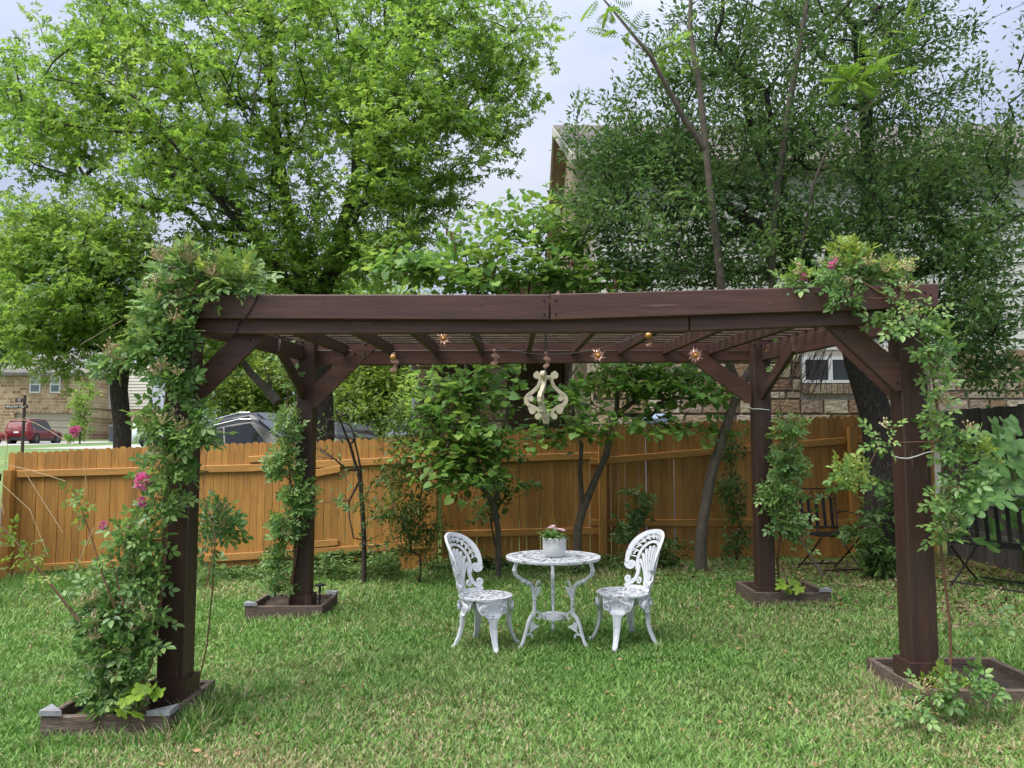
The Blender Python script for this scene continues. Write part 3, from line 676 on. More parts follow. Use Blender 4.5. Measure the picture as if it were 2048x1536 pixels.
board((352, 589), (352, 637), (1099, 589), (1099, 640), 4.50, 4.544)
board((1101, 588), (1101, 640), (1877, 567), (1877, 615), 4.50, 4.544)
board((362, 612), (362, 669), (1378, 606), (1378, 663), 4.546, 4.592)
board((1380, 606), (1380, 662), (1764, 596), (1764, 648), 4.546, 4.592)
# ends of the doubled beam over the right post
board((1764, 600), (1764, 646), (1850, 600), (1850, 642), 4.548, 4.59)
board((560, 684), (560, 703), (1590, 676), (1590, 700), 7.61, 7.66)
board((630, 700), (630, 731), (1500, 700), (1500, 722), 7.558, 7.606)
board((560, 702), (560, 733), (630, 700), (630, 731), 7.558, 7.606)
board((1500, 700), (1500, 722), (1580, 696), (1580, 720), 7.558, 7.606)
rz0 = lambda Y: 2.262 + .036 * (Y - 4.6)                       # underside of the rafters
for k in range(9):
    xb = P(687 + 92.2 * k, 705, 7.5).x + random.uniform(-.01, .01)
    MB().bar((xb, 4.594, rz0(4.6) + .05), (xb, 7.6, rz0(7.6) + .05), .04, .10).build('rafter', M_WOODY, perg)
for sgn, xx in ((-1, -1.80), (1, 2.19)):
    MB().bar((xx + sgn * .16, 4.60, 2.245), (xx + sgn * .16, 7.56, 2.375), .045, .14).build('side_beam', M_WOODY, perg)
    MB().bar((xx + sgn * .24, 4.56, 2.31), (xx + sgn * .24, 7.6, 2.44), .045, .12).build('side_beam', M_WOODY, perg)
yy = 5.05
while yy < 7.6:
    zt_ = rz0(yy) + .1 + .026
    MB().bar((-2.05, yy, zt_), (2.45, yy, zt_ + .012), .034, .05).build('slat', M_SLAT, perg); yy += .205
def brace_px(poly, Y0, Y1):
    pts = [P(a, b, Y0) for a, b in poly]
    return MB().prism([(p.x, p.z) for p in pts], lambda u, v, t: (u, t, v), Y0, Y1).build('brace', M_WOODX, perg)
brace_px([(473, 666), (536, 666), (400, 803), (381, 803), (381, 757)][::-1], 4.60, 4.64)
brace_px([(1651, 650), (1710, 648), (1803, 728), (1803, 781), (1792, 782)][::-1], 4.60, 4.64)
brace_px([(724, 684), (757, 690), (631, 815), (624, 815), (624, 770)][::-1], 7.405, 7.445)
brace_px([(1358, 704), (1405, 704), (1502, 770), (1502, 806), (1494, 806)][::-1], 7.405, 7.445)
for xx in (-1.93, 2.325):
    for ya, za, yb, zb in ((7.42, 1.98, 6.55, 2.33), (4.74, 1.78, 5.65, 2.26)):
        MB().bar((xx, ya, za), (xx, yb, zb), .04, .11).build('brace', M_WOODY, perg)
M_BOLT = surf('bolt', (.05, .05, .06), (.03, .03, .035), .4, 10, metal=.6)
def bolt(px, py, Y, par, r=.011):
    p = P(px, py, Y); MB().lathe((0, 0, 0), [(r, 0), (r, .006), (r * .5, .012)], 8).v
    b = MB(); n = 8
    vs = [(p.x + r * math.cos(2 * math.pi * k / n), p.y, p.z + r * math.sin(2 * math.pi * k / n)) for k in range(n)] + [(p.x + .6 * r * math.cos(2 * math.pi * k / n), p.y - .009, p.z + .6 * r * math.sin(2 * math.pi * k / n)) for k in range(n)]
    b.add(vs, [tuple(range(8, 16))] + [(k, (k + 1) % n, n + (k + 1) % n, n + k) for k in range(n)]); b.build('bolt', M_BOLT, par)
for px, py in ((589, 686), (605, 685), (590, 705), (606, 704)): bolt(px, py, 7.398, p_bl)
for px, py in ((1507, 690), (1522, 690), (1522, 672 + 6), (1507, 678)): bolt(px, py, 7.398, p_br)
for px, py in ((731, 688), (710, 707), (730, 707)): bolt(px, py, 7.403, perg)
for px, py in ((1833, 606), (380, 625)): bolt(px, py, 4.498, perg, .008)
M_KNOT = surf('knot', (.03, .014, .011), (.018, .009, .008), .6, 30)
M_KNOTR = surf('knot_ring', (.15, .075, .055), (.10, .048, .036), .6, 30)
for px, py, Y_, s in ((1396, 610, 4.4985, 1), (1541, 607, 4.4985, 1), (645, 605, 4.4985, .7), (962, 608, 4.4985, .7), (480, 598, 4.4985, .6), (760, 622, 4.4985, .5), (588, 652, 4.5445, .8), (1186, 640, 4.5445, .6), (880, 650, 4.5445, .5)):
    p = P(px, py, Y_)
    k_ = MB().prism([(p.x + .013 * s * math.cos(t), p.z + .009 * s * math.sin(t)) for t in [2 * math.pi * i / 12 for i in range(12)]][::-1], lambda u, v, q: (u, q, v), p.y - .0006, p.y + .004).build('knot', M_KNOTR, perg)
    MB().prism([(p.x + .006 * s * math.cos(t), p.z + .005 * s * math.sin(t)) for t in [2 * math.pi * i / 10 for i in range(10)]][::-1], lambda u, v, q: (u, q, v), p.y - .0014, p.y + .004).build('knot_heart', M_KNOT, k_)
for px, py in ((395, 600), (1112, 600), (1112, 628), (1088, 600), (1088, 628), (1850, 585), (1862, 590)): bolt(px, py, 4.498, perg, .006)
for px, py in ((500, 680), (512, 690), (392, 780), (1690, 662), (1796, 765)): bolt(px, py, 4.598, perg, .007)

# ------------------------------------------------------------------ planters
def planter(k, label, caps):
    x0, x1, y0, y1 = PL[k]; cx, cy = (x0 + x1) / 2, (y0 + y1) / 2; zb = gzf(cx, cy); z1 = zb + .125; t_ = .036
    t = thing('planter_box', (cx, cy, zb), label, 'planter', 'wooden planter boxes round the pergola posts')
    MB().bar((x0, y0 + t_ / 2, zb + .055), (x1, y0 + t_ / 2, zb + .055 + random.uniform(-.006, .006)), t_, .14).build('board', M_PLANT, t)
    MB().bar((x0, y1 - t_ / 2, zb + .055), (x1, y1 - t_ / 2, zb + .055), t_, .14).build('board', M_PLANT, t)
    for xx in (x0 + t_ / 2, x1 - t_ / 2): MB().bar((xx, y0 + t_ + .002, zb + .057), (xx, y1 - t_ - .002, zb + .053), t_, .14).build('board', M_PLANT, t)
    s = MB(); n = 9; V = []
    for j in range(n):
        for i in range(n):
            V.append((x0 + t_ + (x1 - x0 - 2 * t_) * i / (n - 1), y0 + t_ + (y1 - y0 - 2 * t_) * j / (n - 1), zb + .055 + .03 * random.random()))
    s.add(V, [(j * n + i, j * n + i + 1, (j + 1) * n + i + 1, (j + 1) * n + i) for j in range(n - 1) for i in range(n - 1)]); s.build('soil', M_SOIL, t)
    for cxp, cyp in caps:
        X = x0 - .008 if cxp == 0 else x1 + .008; Y_ = y0 - .008 if cyp == 0 else y1 + .008; sx = 1 if cxp == 0 else -1; sy = 1 if cyp == 0 else -1; L_ = .12
        tri = [(X, Y_), (X + sx * L_, Y_), (X, Y_ + sy * L_)]
        if sx * sy < 0: tri = tri[::-1]
        MB().prism(tri, lambda u, v, q: (u, v, q), z1 + .003, z1 + .03).build('corner_cap', M_CAP, t)
    return t
planter('fl', 'square wooden planter box with two grey corner caps below the leafiest rose', [(0, 0), (1, 0)])
planter('fr', 'wooden planter box with rose shoots spilling over its front board', [])
planter('bl', 'low wooden planter box beside the far post near the sunlit fence', [(0, 0), (1, 1)])
planter('br', 'low wooden planter box with a lime seedling near the black chair', [(1, 0)])
sl_ = thing('solar_light', (P(640, 1172, 7.6).x, 7.62, .1), 'small black solar light behind the far planter box', 'lamp')
q = P(640, 1172, 7.62); MB().lathe(q, [(.01, -.06), (.012, 0), (.045, .002), (.05, .012), (.03, .022), (.004, .024)], 14).build('lamp_head', M_BLACK, sl_)
MB().tube([(q.x, q.y, q.z - .05), (q.x, q.y, q.z - .22)], .008, 6).build('stake', M_BLACK, sl_)

# ------------------------------------------------------------------ white cast iron bistro chairs
def spiral(cx, cy, r, turns, a0, sgn=1, n=18, r1=.15):
    return [(cx + r * (1 - (1 - r1) * t) * math.cos(a0 + sgn * turns * 2 * math.pi * t), cy + r * (1 - (1 - r1) * t) * math.sin(a0 + sgn * turns * 2 * math.pi * t)) for t in [i / (n - 1) for i in range(n)]]
def make_chair(label, loc, rz):
    t = thing('bistro_chair', loc, label, 'chair', 'white cast iron chairs at the table', rz)
    SEAT = .385; RS = .2
    flat = lambda u, v, q: (u, v, q)
    # seat: pierced disc
    s = MB(); circ = lambda r, n=40: [(r * math.cos(2 * math.pi * k / n), r * math.sin(2 * math.pi * k / n)) for k in range(n)]
    s.ribbon(circ(.19), .03, flat, SEAT - .014, SEAT, True)
    seat = s.build('seat', M_WHITEW, t, local=True, smooth=True)
    s = MB().ribbon(circ(.118), .02, flat, SEAT - .011, SEAT - .003, True)
    s.prism(circ(.045, 20), flat, SEAT - .011, SEAT - .003)
    for k in range(14):
        a = 2 * math.pi * k / 14
        for da in (-.13, .13):
            s.ribbon([(r * math.cos(a + da * f), r * math.sin(a + da * f)) for r, f in ((.115, 0), (.14, 1), (.16, 1.1), (.18, .2))], .013, flat, SEAT - .010, SEAT - .002)
        s.ribbon([(.04 * math.cos(a), .04 * math.sin(a)), (.112 * math.cos(a + .2), .112 * math.sin(a + .2))], [.012, .022], flat, SEAT - .010, SEAT - .002)
    s.build('lattice', M_WHITEW, seat, local=True)
    # curved pierced back, mapped on a flaring cone: u = arc length, v = height above the seat
    def sh(u, v, q):
        r = .196 + .20 * max(v, 0) + .10 * max(v, 0) ** 2 + q; a = math.pi + u / .212
        return (r * math.cos(a), r * math.sin(a), SEAT - .004 + v * .96)
    def ell(cx, cy, a, b, t0, t1, n=30): return [(cx + a * math.cos(t0 + (t1 - t0) * i / (n - 1)), cy + b * math.sin(t0 + (t1 - t0) * i / (n - 1))) for i in range(n)]
    T0, T1 = -.006, .006
    b = MB()
    rim = ell(0, .20, .195, .262, 0, math.pi, 40); b.ribbon(rim, .03, sh, T0 - .003, T1 + .003)
    back = b.build('backrest', M_WHITE, t, local=True, smooth=True)
    for sg in (1, -1):
        b = MB(); b.ribbon([(sg * x, y) for x, y in spiral(.168, .19, .036, 1.35, .15, -1)], [.026 - .012 * i / 17 for i in range(18)], sh, T0 - .004, T1 + .006)
        b.prism(ell(sg * .168, .19, .016, .016, 0, 2 * math.pi * 11 / 12, 12) if sg > 0 else ell(sg * .168, .19, .016, .016, 0, 2 * math.pi * 11 / 12, 12), sh, T0, T1 + .002)
        b.build('scroll', M_WHITE, back, local=True, smooth=True)
        b = MB(); b.ribbon([(sg * x, y) for x, y in [(.118, .215), (.105, .17), (.108, .12), (.125, .075), (.155, .05), (.18, .045)]], [.03, .028, .028, .03, .034, .03], sh, T0, T1)
        b.ribbon([(sg * x, y) for x, y in spiral(.183, .075, .026, 1.3, -1.6, 1, 16)], [.02 - .008 * i / 15 for i in range(16)], sh, T0 - .003, T1 + .004)
        b.ribbon([(sg * x, y) for x, y in [(.155, .05), (.19, .035), (.21, .012)]], [.03, .03, .024], sh, T0, T1)
        b.ribbon([(sg * x, y) for x, y in spiral(.095, .062, .026, 1.1, 1.4, 1, 14)], .011, sh, T0, T1 + .004)
        b.build('side_scroll', M_WHITE, back, local=True, smooth=True)
    b = MB(); b.ribbon(ell(0, .195, .122, .185, -.25, math.pi + .25, 34), .02, sh, T0, T1 + .002)
    b.ribbon([(-.205, .012), (-.1, .014), (0, .016), (.1, .014), (.205, .012)], .028, sh, T0, T1)
    b.build('inner_arch', M_WHITE, back, local=True, smooth=True)
    b = MB(); c0 = (0, .205)
    for k in range(11):                                        # Greek key between rim and arch
        a0 = .22 + (math.pi - .44) * k / 11; a1 = .22 + (math.pi - .44) * (k + 1) / 11
        def pol(f, g):
            a = a0 + (a1 - a0) * f; rx, ry = .138 + .042 * g, .205 + .042 * g; return (rx * math.cos(a), c0[1] + ry * math.sin(a) * .98)
        for path in ([(0, 0), (0, .92), (.72, .92), (.72, .35), (.36, .35), (.36, .62)], [(.72, .92), (1, .92)], [(0, 0), (.0, -.12)], [(.72, .35), (.86, .1)]):
            b.ribbon([pol(*q) for q in path], .0085, sh, T0, T1)
    b.build('greek_key', M_WHITE, back, local=True)
    for k in range(9):                                         # fan of petals
        f = (k - 4) / 4; a = math.pi / 2 - f * 1.28
        lx, ly = .112 * math.sin(f * 1.28) * 1.02, .195 + .172 * math.cos(f * 1.28)
        bx, by = f * .032, .075 - abs(f) * .02
        pts = [(bx + (lx - bx) * s_ ** (1 + .5 * abs(f)), by + (ly - by) * s_) for s_ in (0, .25, .5, .72, .86, .94)]
        MB().ribbon(pts, [.010, .011, .013, .019 - .004 * abs(f), .020, .012], sh, T0, T1).build('fan_petal', M_WHITE, back, local=True, smooth=True)
    b = MB(); b.prism([(-.03, .02), (.03, .02), (.042, .05), (.034, .09), (.016, .12), (-.016, .12), (-.034, .09), (-.042, .05)], sh, T0, T1 + .004)
    b.build('fan_base', M_WHITE, back, local=True, smooth=True)
    # cabriole legs with scrolled aprons
    for k in range(4):
        th = R(45 + 90 * k)
        prof = [(.0, .262), (.02, .25), (.05, .232), (.10, .208), (.16, .192), (.22, .187), (.27, .192), (.32, .196), (.372, .188)]
        zs = [p[0] for p in prof]; rs = [p[1] for p in prof]
        def lg(u, z, q, th=th):
            r = float(np.interp(z, zs, rs)) + q; a = th + u / max(r, .1)
            return (r * math.cos(a), r * math.sin(a), z)
        l = MB()
        zz = [0, .02, .05, .09, .13, .17, .21, .235, .25]; ww = [.036, .034, .036, .041, .048, .054, .062, .074, .09]
        l.ribbon([(0, z) for z in zz], ww, lg, -.012, .004)
        l.ribbon([(0, z) for z in zz], [x * .45 for x in ww], lg, .003, .009)
        for side in (-1, 1): l.ribbon([(side * x * .42, z) for x, z in zip(ww, zz)], .006, lg, .003, .008)
        for z in np.linspace(.06, .22, 15): l.ribbon([(-.012 - .03 * z, z), (.012 + .03 * z, z)], .004, lg, .009, .011)
        l.ball(lg(0, .012, .004), .019, 10, 6)
        leg = l.build('leg', M_WHITE, t, local=True, smooth=True)
        ap = MB(); pts = [(-.135, .372), (-.128, .34), (-.118, .305), (-.098, .278), (-.07, .262), (-.04, .238), (.04, .238), (.07, .262), (.098, .278), (.118, .305), (.128, .34), (.135, .372)]
        m_ = len(pts) // 2
        for i in range(m_ - 1):
            a_, b_, c_, d_ = pts[i], pts[i + 1], pts[-2 - i], pts[-1 - i]
            ap.prism([d_, c_, b_, a_] if False else [a_, b_, c_, d_], lg, -.006, .002)
        for side in (-1, 1):
            ap.ribbon([(side * x, y) for x, y in spiral(.078, .302, .036, 1.4, 1.9, -1, 18)], [.015 - .006 * i / 17 for i in range(18)], lg, .001, .019)
            ap.ribbon([(side * x, y) for x, y in [(.06, .338), (.03, .352), (.01, .368)]], .008, lg, .002, .008)
        ap.build('apron', M_WHITE, leg, local=True, smooth=True)
    return t
cl = Vector((-.20, 6.17, 0)); cl.z = gzf(cl.x, cl.y) + .005
cr = Vector((.845, 6.17, 0)); cr.z = gzf(cr.x, cr.y) + .005
make_chair('white cast iron chair whose back stands nearer the rose covered posts', cl, R(-25))
make_chair('white cast iron chair whose back stands nearer the black folding chair', cr, R(180 + 22))

# table
TC = Vector((.315, 6.22, 0)); TC.z = gzf(TC.x, TC.y); TH = P(1106, 1112, 6.22).z - TC.z
tab = thing('bistro_table', TC, 'round white cast iron table with three scrolled legs and worn top', 'table')
flat = lambda u, v, q: (u, v, q)
circ = lambda r, n=56: [(r * math.cos(2 * math.pi * k / n), r * math.sin(2 * math.pi * k / n)) for k in range(n)]
TR = .362
s = MB(); s.ribbon(circ(TR - .02), .04, flat, TH - .014, TH, True); s.ribbon(circ(TR - .012), .012, flat, TH - .022, TH - .013, True)
top = s.build('table_top', M_WHITEW, tab, local=True, smooth=True)
s = MB(); s.ribbon(circ(.26), .022, flat, TH - .011, TH - .003, True).ribbon(circ(.15), .022, flat, TH - .011, TH - .003, True).prism(circ(.07, 24), flat, TH - .011, TH - .003)
for k in range(20):
    a = 2 * math.pi * k / 20
    for da in (-.1, .1): s.ribbon([(r * math.cos(a + da * f), r * math.sin(a + da * f)) for r, f in ((.262, 0), (.29, 1.1), (.32, 1.2), (.335, .3))], .018, flat, TH - .010, TH - .002)
    for da in (-.12, .12): s.ribbon([(r * math.cos(a + da * f), r * math.sin(a + da * f)) for r, f in ((.155, 0), (.19, 1.1), (.23, 1.2), (.255, .3))], .014, flat, TH - .010, TH - .002)
    s.ribbon([(.06 * math.cos(a), .06 * math.sin(a)), (.145 * math.cos(a), .145 * math.sin(a))], [.012, .026], flat, TH - .010, TH - .002)
s.build('lattice', M_WHITEW, top, local=True)
s = MB(); zt2 = .232; s.lathe((0, 0, 0), [(.04, zt2 - .012), (.088, zt2 - .03), (.092, zt2 - .028), (.09, zt2 + .004), (.084, zt2 + .006), (.07, zt2)], 28); s.build('lower_tray', M_WHITEW, tab, local=True, smooth=True)
LP_ = [(.315, .64), (.331, .60), (.337, .577), (.325, .545), (.285, .512), (.24, .49), (.205, .474), (.182, .44), (.17, .39), (.165, .33), (.166, .27), (.172, .245), (.20, .222), (.224, .175), (.24, .12), (.262, .06), (.29, .006)]
for k in range(3):
    th = R((208, 328, 88)[k])
    rad = lambda u, v, q, th=th: (u * math.cos(th) - q * math.sin(th), u * math.sin(th) + q * math.cos(th), v)
    l = MB(); pts = [(r, z * TH / .66 * 1.0) for r, z in LP_]; pts[0] = (pts[0][0], TH - .012)
    l.ribbon(pts, [.022, .022, .03, .024, .022, .024, .026, .022, .02, .02, .024, .03, .024, .02, .018, .018, .026], rad, -.009, .009)
    l.ribbon(pts, [.009] * len(pts), rad, -.013, .013)
    l.ball(rad(.292, .012, 0), .019, 10, 6)
    for (r_, z_) in ((.334, .585), (.262, .5), (.222, .482), (.165, .36)): l.ball(rad(r_, z_, 0), .017, 8, 6)
    leg = l.build('leg', M_WHITE, tab, local=True, smooth=True)
    o = MB(); o.ribbon(spiral(.132, .475, .02, .8, 3.0, -1, 12), .010, rad, -.005, .005)
    o.ribbon([(.17, .40), (.15, .44), (.15, .47)], .009, rad, -.005, .005)
    o.prism([(.165, .385), (.158, .395), (.148, .43), (.15, .455), (.132, .44), (.105, .45), (.118, .425), (.122, .405), (.140, .39), (.132, .375), (.15, .38)][::-1], rad, -.005, .005)
    o.build('leaf_ornament', M_WHITE, leg, local=True)
    o = MB(); o.prism([(.215, .11), (.20, .13), (.205, .16), (.21, .205), (.19, .185), (.175, .205), (.172, .175), (.14, .165), (.125, .15), (.15, .145), (.165, .135), (.19, .125)][::-1], rad, -.005, .005)
    o.ribbon([(.235, .10), (.21, .108), (.188, .10), (.182, .085), (.192, .08)], .011, rad, -.005, .005)
    o.ribbon([(.166, .27), (.15, .268), (.13, .255), (.118, .232), (.13, .212), (.148, .22)], .014, rad, -.006, .006)
    o.ribbon([(.13, .255), (.11, .25), (.08, zt2 - .01)], .012, rad, -.006, .006)
    o.build('leaf_ornament', M_WHITE, leg, local=True)

# flower pot
PC = Vector((TC.x + .01, TC.y - .02, TC.z + TH))
pot = thing('flower_pot', PC, 'ribbed white ceramic pot with pale pink flowers on the table', 'flower pot')
M_POT = surf('pot_glaze', (.66, .67, .66), (.56, .58, .58), .35, 20)
M_POTB = surf('pot_band', (.80, .80, .78), (.7, .7, .7), .3, 12)
pr = [(.058, 0), (.066, .002)]
for k in range(12):
    z = .012 + .0085 * k; r = .072 + .019 * math.sin(min(1, (k + 1.5) / 10) * math.pi * .62); pr += [(r - .0022, z), (r, z + .003), (r - .0005, z + .006)]
pr += [(.089, .117)]
MB().lathe((0, 0, 0), [(.056, 0)] + [(.068, .001), (.072, .006), (.072, .011)] + pr[2:], 40).build('pot_body', M_POT, pot, local=True, smooth=True)
band = MB().lathe((0, 0, 0), [(.0895, .1175), (.091, .122), (.09, .14), (.086, .145), (.08, .144), (.078, .12)], 40).build('pot_rim', M_POTB, pot, local=True, smooth=True)
for k in range(16):
    a = 2 * math.pi * k / 16; zc = .131 + (.003 if k % 2 else -.002); e = .0045
    c, s_ = math.cos(a), math.sin(a); r = .0912
    q = [(r * c - u * s_, r * s_ + u * c, zc + v) for u, v in ((-.008, 0), (0, -e), (.008, 0), (0, e))]
    q2 = [(x * 1.012, y * 1.012, z) for x, y, z in q]
    MB().hexa(q + q2).build('dot_motif', surf('charcoal_glaze', (.05, .055, .06), (.03, .03, .04), .4, 10), band, local=True)
MB().lathe((0, 0, .128), [(.0, 0), (.04, .003), (.079, 0)], 20, cap=False).build('soil', M_SOIL, pot, local=True)
lv = MB()
for k in range(64):
    a = random.random() * 6.283; r0 = random.uniform(.01, .07); L_ = random.uniform(.06, .115); up = random.uniform(.2, 1.2); w_ = random.uniform(.014, .022)
    p = Vector((r0 * math.cos(a), r0 * math.sin(a), .135)); d = Vector((math.cos(a + random.uniform(-.5, .5)), math.sin(a + random.uniform(-.5, .5)), up)).normalized(); sd = d.cross(Vector((0, 0, 1))).normalized() * w_
    m1 = p + d * L_ * .6 + Vector((0, 0, .004)); tp = p + d * L_ + Vector((0, 0, -.012))
    lv.add([p, m1 + sd, m1 - Vector((0, 0, .004)), m1 - sd, tp], [(0, 1, 2), (0, 2, 3), (2, 1, 4), (3, 2, 4)])
lv.build('foliage', leafmat('pot_leaf', (.05, .12, .025), (.11, .22, .05), (.22, .34, .11), clump=20), pot, local=True)
M_PINK = leafmat('pale_pink_petal', (.72, .42, .52), (.82, .58, .66), (.88, .74, .78), trans=.3, clump=10)
for (dx, dy, dz) in ((-.02, -.03, .225), (-.035, -.01, .218), (.0, -.02, .215), (.035, -.03, .21), (.05, -.015, .206), (-.01, .0, .232), (.065, -.03, .2)):
    f = MB()
    for k in range(5):
        a = 2 * math.pi * k / 5 + dx * 30; c, s_ = math.cos(a), math.sin(a); r = .021
        f.add([(dx, dy, dz - .006), (dx + r * (.7 * c - .5 * s_), dy + r * (.7 * s_ + .5 * c), dz + .004), (dx + r * 1.1 * c, dy + r * 1.1 * s_, dz + .002), (dx + r * (.7 * c + .5 * s_), dy + r * (.7 * s_ - .5 * c), dz + .004)], [(0, 1, 2), (0, 2, 3)])
    f.ball((dx, dy, dz - .002), .007, 6, 4); f.build('bloom', M_PINK, pot, local=True)

# ------------------------------------------------------------------ hanging ornaments
LY = 5.2
lc = P(1092, 790, LY); U = LY / 1600 / 11.82
ly = thing('hanging_lyre', (lc.x, LY, P(1092, 850, LY).z), 'cream scrolled wooden lyre ornament hanging from the pergola', 'ornament')
zl = lambda v: P(1092, 730 + v / 11.82, LY).z
def arm(th, lean=0):
    def rad(u, v, q):
        r = u * U; return (lc.x + r * math.cos(th) - q * math.sin(th), LY + r * math.sin(th) + q * math.cos(th), zl(v))
    a = MB(); hw = .013
    a.ribbon([(165, 195), (140, 260), (140, 380), (185, 500), (300, 620), (420, 710), (478, 790), (470, 870), (400, 950), (270, 1000), (180, 1060), (140, 1140), (140, 1210)],
             [72, 76, 78, 82, 88, 96, 100, 98, 92, 82, 74, 70, 72], rad, -hw, hw)
    def disc(cx, cy, r): a.prism([(cx + r * math.cos(2 * math.pi * k / 16), cy - r * math.sin(2 * math.pi * k / 16)) for k in range(16)], rad, -hw * 1.04, hw * 1.04)
    disc(215, 245, 84); a.ribbon([(165, 195), (200, 165), (240, 170)], 40, rad, -hw, hw)
    disc(352, 795, 66); a.ribbon([(420, 715), (370, 740), (350, 780)], [70, 60, 60], rad, -hw, hw)
    disc(322, 1085, 78); a.ribbon([(400, 960), (395, 1020), (350, 1085)], [60, 60, 60], rad, -hw, hw)
    disc(195, 1215, 74)
    return a.build('scroll_arm', M_CREAM, ly)
for th in (R(176), R(-6), R(250)): arm(th)
MB().lathe((lc.x, LY, zl(1390)), [(55 * U, 0), (74 * U, 20 * U), (80 * U, 50 * U), (66 * U, 62 * U), (86 * U, 80 * U), (88 * U, 110 * U), (72 * U, 125 * U), (96 * U, 150 * U), (100 * U, 235 * U), (70 * U, 245 * U)], 16).build('hub', M_CREAM, ly, smooth=True)
MB().lathe((lc.x, LY, zl(345)), [(120 * U, 0), (128 * U, 30 * U), (128 * U, 60 * U), (110 * U, 90 * U), (30 * U, 95 * U)], 16).build('collar', M_CREAM, ly, smooth=True)
MB().ball((lc.x, LY, zl(1440)), 40 * U, 10, 8).build('finial', M_BLACK, ly, smooth=True)
ch = MB(); z0, z1 = zl(250), 2.29
for k in range(14):
    zc = z0 + (z1 - z0) * (k + .5) / 14; hh = (z1 - z0) / 14 * .75
    pts = [(.008 * math.cos(t), hh * math.sin(t)) for t in [2 * math.pi * i / 10 for i in range(10)]]
    if k % 2: ch.tube([(lc.x + u, LY, zc + v) for u, v in pts] + [(lc.x + pts[0][0], LY, zc)], .0026, 5)
    else: ch.tube([(lc.x, LY + u, zc + v) for u, v in pts] + [(lc.x, LY + pts[0][0], zc)], .0026, 5)
ch.build('chain', M_BLACK, ly)
def sunstar(px, py, Y, label, r, n, tilt):
    c = P(px, py, Y); t = thing('copper_sun', c, label, 'ornament', 'copper suns strung under the pergola')
    for k in range(n):
        a = 2 * math.pi * k / n + tilt; L_ = r * (1 if k % 2 == 0 else .72) * random.uniform(.85, 1.1); w_ = r * .10
        c_, s_ = math.cos(a), math.sin(a); d = Vector((c_, 0, s_)); sd = Vector((-s_, 0, c_)) * w_; bend = Vector((-s_, -.35, c_)) * r * random.uniform(-.12, .18)
        b0 = d * r * .2; m_ = d * L_ * .6 + Vector((0, -.008, 0)); tp = d * L_ + bend
        MB().add([b0 + sd, b0 - sd, m_ - sd * .7, m_ + sd * .7, tp, b0 + Vector((0, .004, 0)), m_ + Vector((0, .003, 0))], [(0, 1, 2, 3), (3, 2, 4), (0, 3, 6, 5), (1, 5, 6, 2), (3, 4, 6), (2, 6, 4)]).build('ray', M_COPPER, t, local=True)
    MB().ball((0, -.004, 0), r * .24, 12, 8).build('amber_bead', M_AMBER, t, local=True, smooth=True)
    MB().tube([(0, 0, r * .3), (0, .0, .06), (0, 0, 2.30 - c.z)], .0012, 4).build('thread', M_BLACK, t, local=True)
sunstar(887, 677, 5.1, 'copper sun with amber centre tucked against the beam left of the lyre', .054, 16, .2)
sunstar(1196, 711, 5.1, 'copper sun with eight long rays just right of the lyre', .056, 14, .5)
sunstar(1391, 711, 5.0, 'copper sun with many thin rays in front of the far corner brace', .056, 22, .1)
def twist(px, py, Y, label, h, r, amber):
    c = P(px, py, Y); t = thing('copper_twist', c, label, 'ornament', 'copper twists strung under the pergola')
    b = MB(); n = 26; vs = []; fs = []
    for i in range(n):
        f = i / (n - 1); a = f * 2.6 * math.pi; z = h * (.5 - f); rr = r * (.5 + .8 * math.sin(math.pi * f)) ; ox = r * .5 * math.sin(f * 3.6)
        for q in (-1, 1): vs.append((ox + q * rr * math.cos(a), q * rr * math.sin(a), z + q * .003))
    for i in range(n - 1): fs.append((2 * i, 2 * i + 1, 2 * i + 3, 2 * i + 2))
    vs2 = [(x, y + .0015, z) for x, y, z in vs]; m_ = len(vs)
    b.add(vs + vs2, fs + [tuple(m_ + k for k in f[::-1]) for f in fs]); b.build('twisted_strip', M_COPPER, t, local=True, smooth=True)
    if amber: MB().ball((0, -.006, h * .28), r * .95, 10, 8).build('amber_bead', M_AMBER, t, local=True, smooth=True)
    MB().tube([(0, 0, h * .5), (0, 0, 2.30 - c.z)], .0012, 4).build('thread', M_BLACK, t, local=True)
twist(786, 727, 5.1, 'amber beaded copper twist in front of the far corner post brace', .14, .021, True)
twist(987, 716, 5.1, 'pinkish copper twist left of the lyre and lower than the sun', .12, .022, False)
twist(1091, 722, 5.05, 'dark red copper twist hanging above the lyre', .12, .018, False)
twist(1297, 681, 5.0, 'amber topped copper twist partly hidden by the front beam', .11, .022, True)
wr = thing('string_wire', P(1092, 708, 5.1), 'thin sagging wire strung between the pergola rafters', 'wire')
MB().tube([P(*q, 5.1) for q in ((930, 664), (960, 682), (1010, 699), (1060, 707), (1092, 709), (1150, 706), (1200, 697), (1240, 684), (1290, 664))], .0014, 4).build('strand', surf('wire_grey', (.2, .2, .2), (.1, .1, .1), .4, 5, metal=.5), wr)
cd = thing('cable', P(490, 630, 4.49), 'black cable hanging across the front beam near the roses', 'cable')
MB().tube([P(519, 585, 4.5), P(515, 592, 4.494), P(508, 606, 4.494), P(497, 626, 4.494), P(486, 640, 4.494), P(478, 648, 4.54), P(474, 660, 4.54), P(473, 672, 4.54)], .0035, 6).build('strand', M_BLACK, cd)
def tie(pts, Y, label, r=.003, mat=None):
    t = thing('tie_cord', P(*pts[0], Y), label, 'cord'); MB().tube([P(*q, Y) for q in pts], r, 5).build('strand', mat or M_WIN, t)
tie([(1784, 911), (1800, 916), (1816, 917), (1834, 912), (1850, 906), (1868, 902)], 4.585, 'white cord tied across the near post beside the fig')
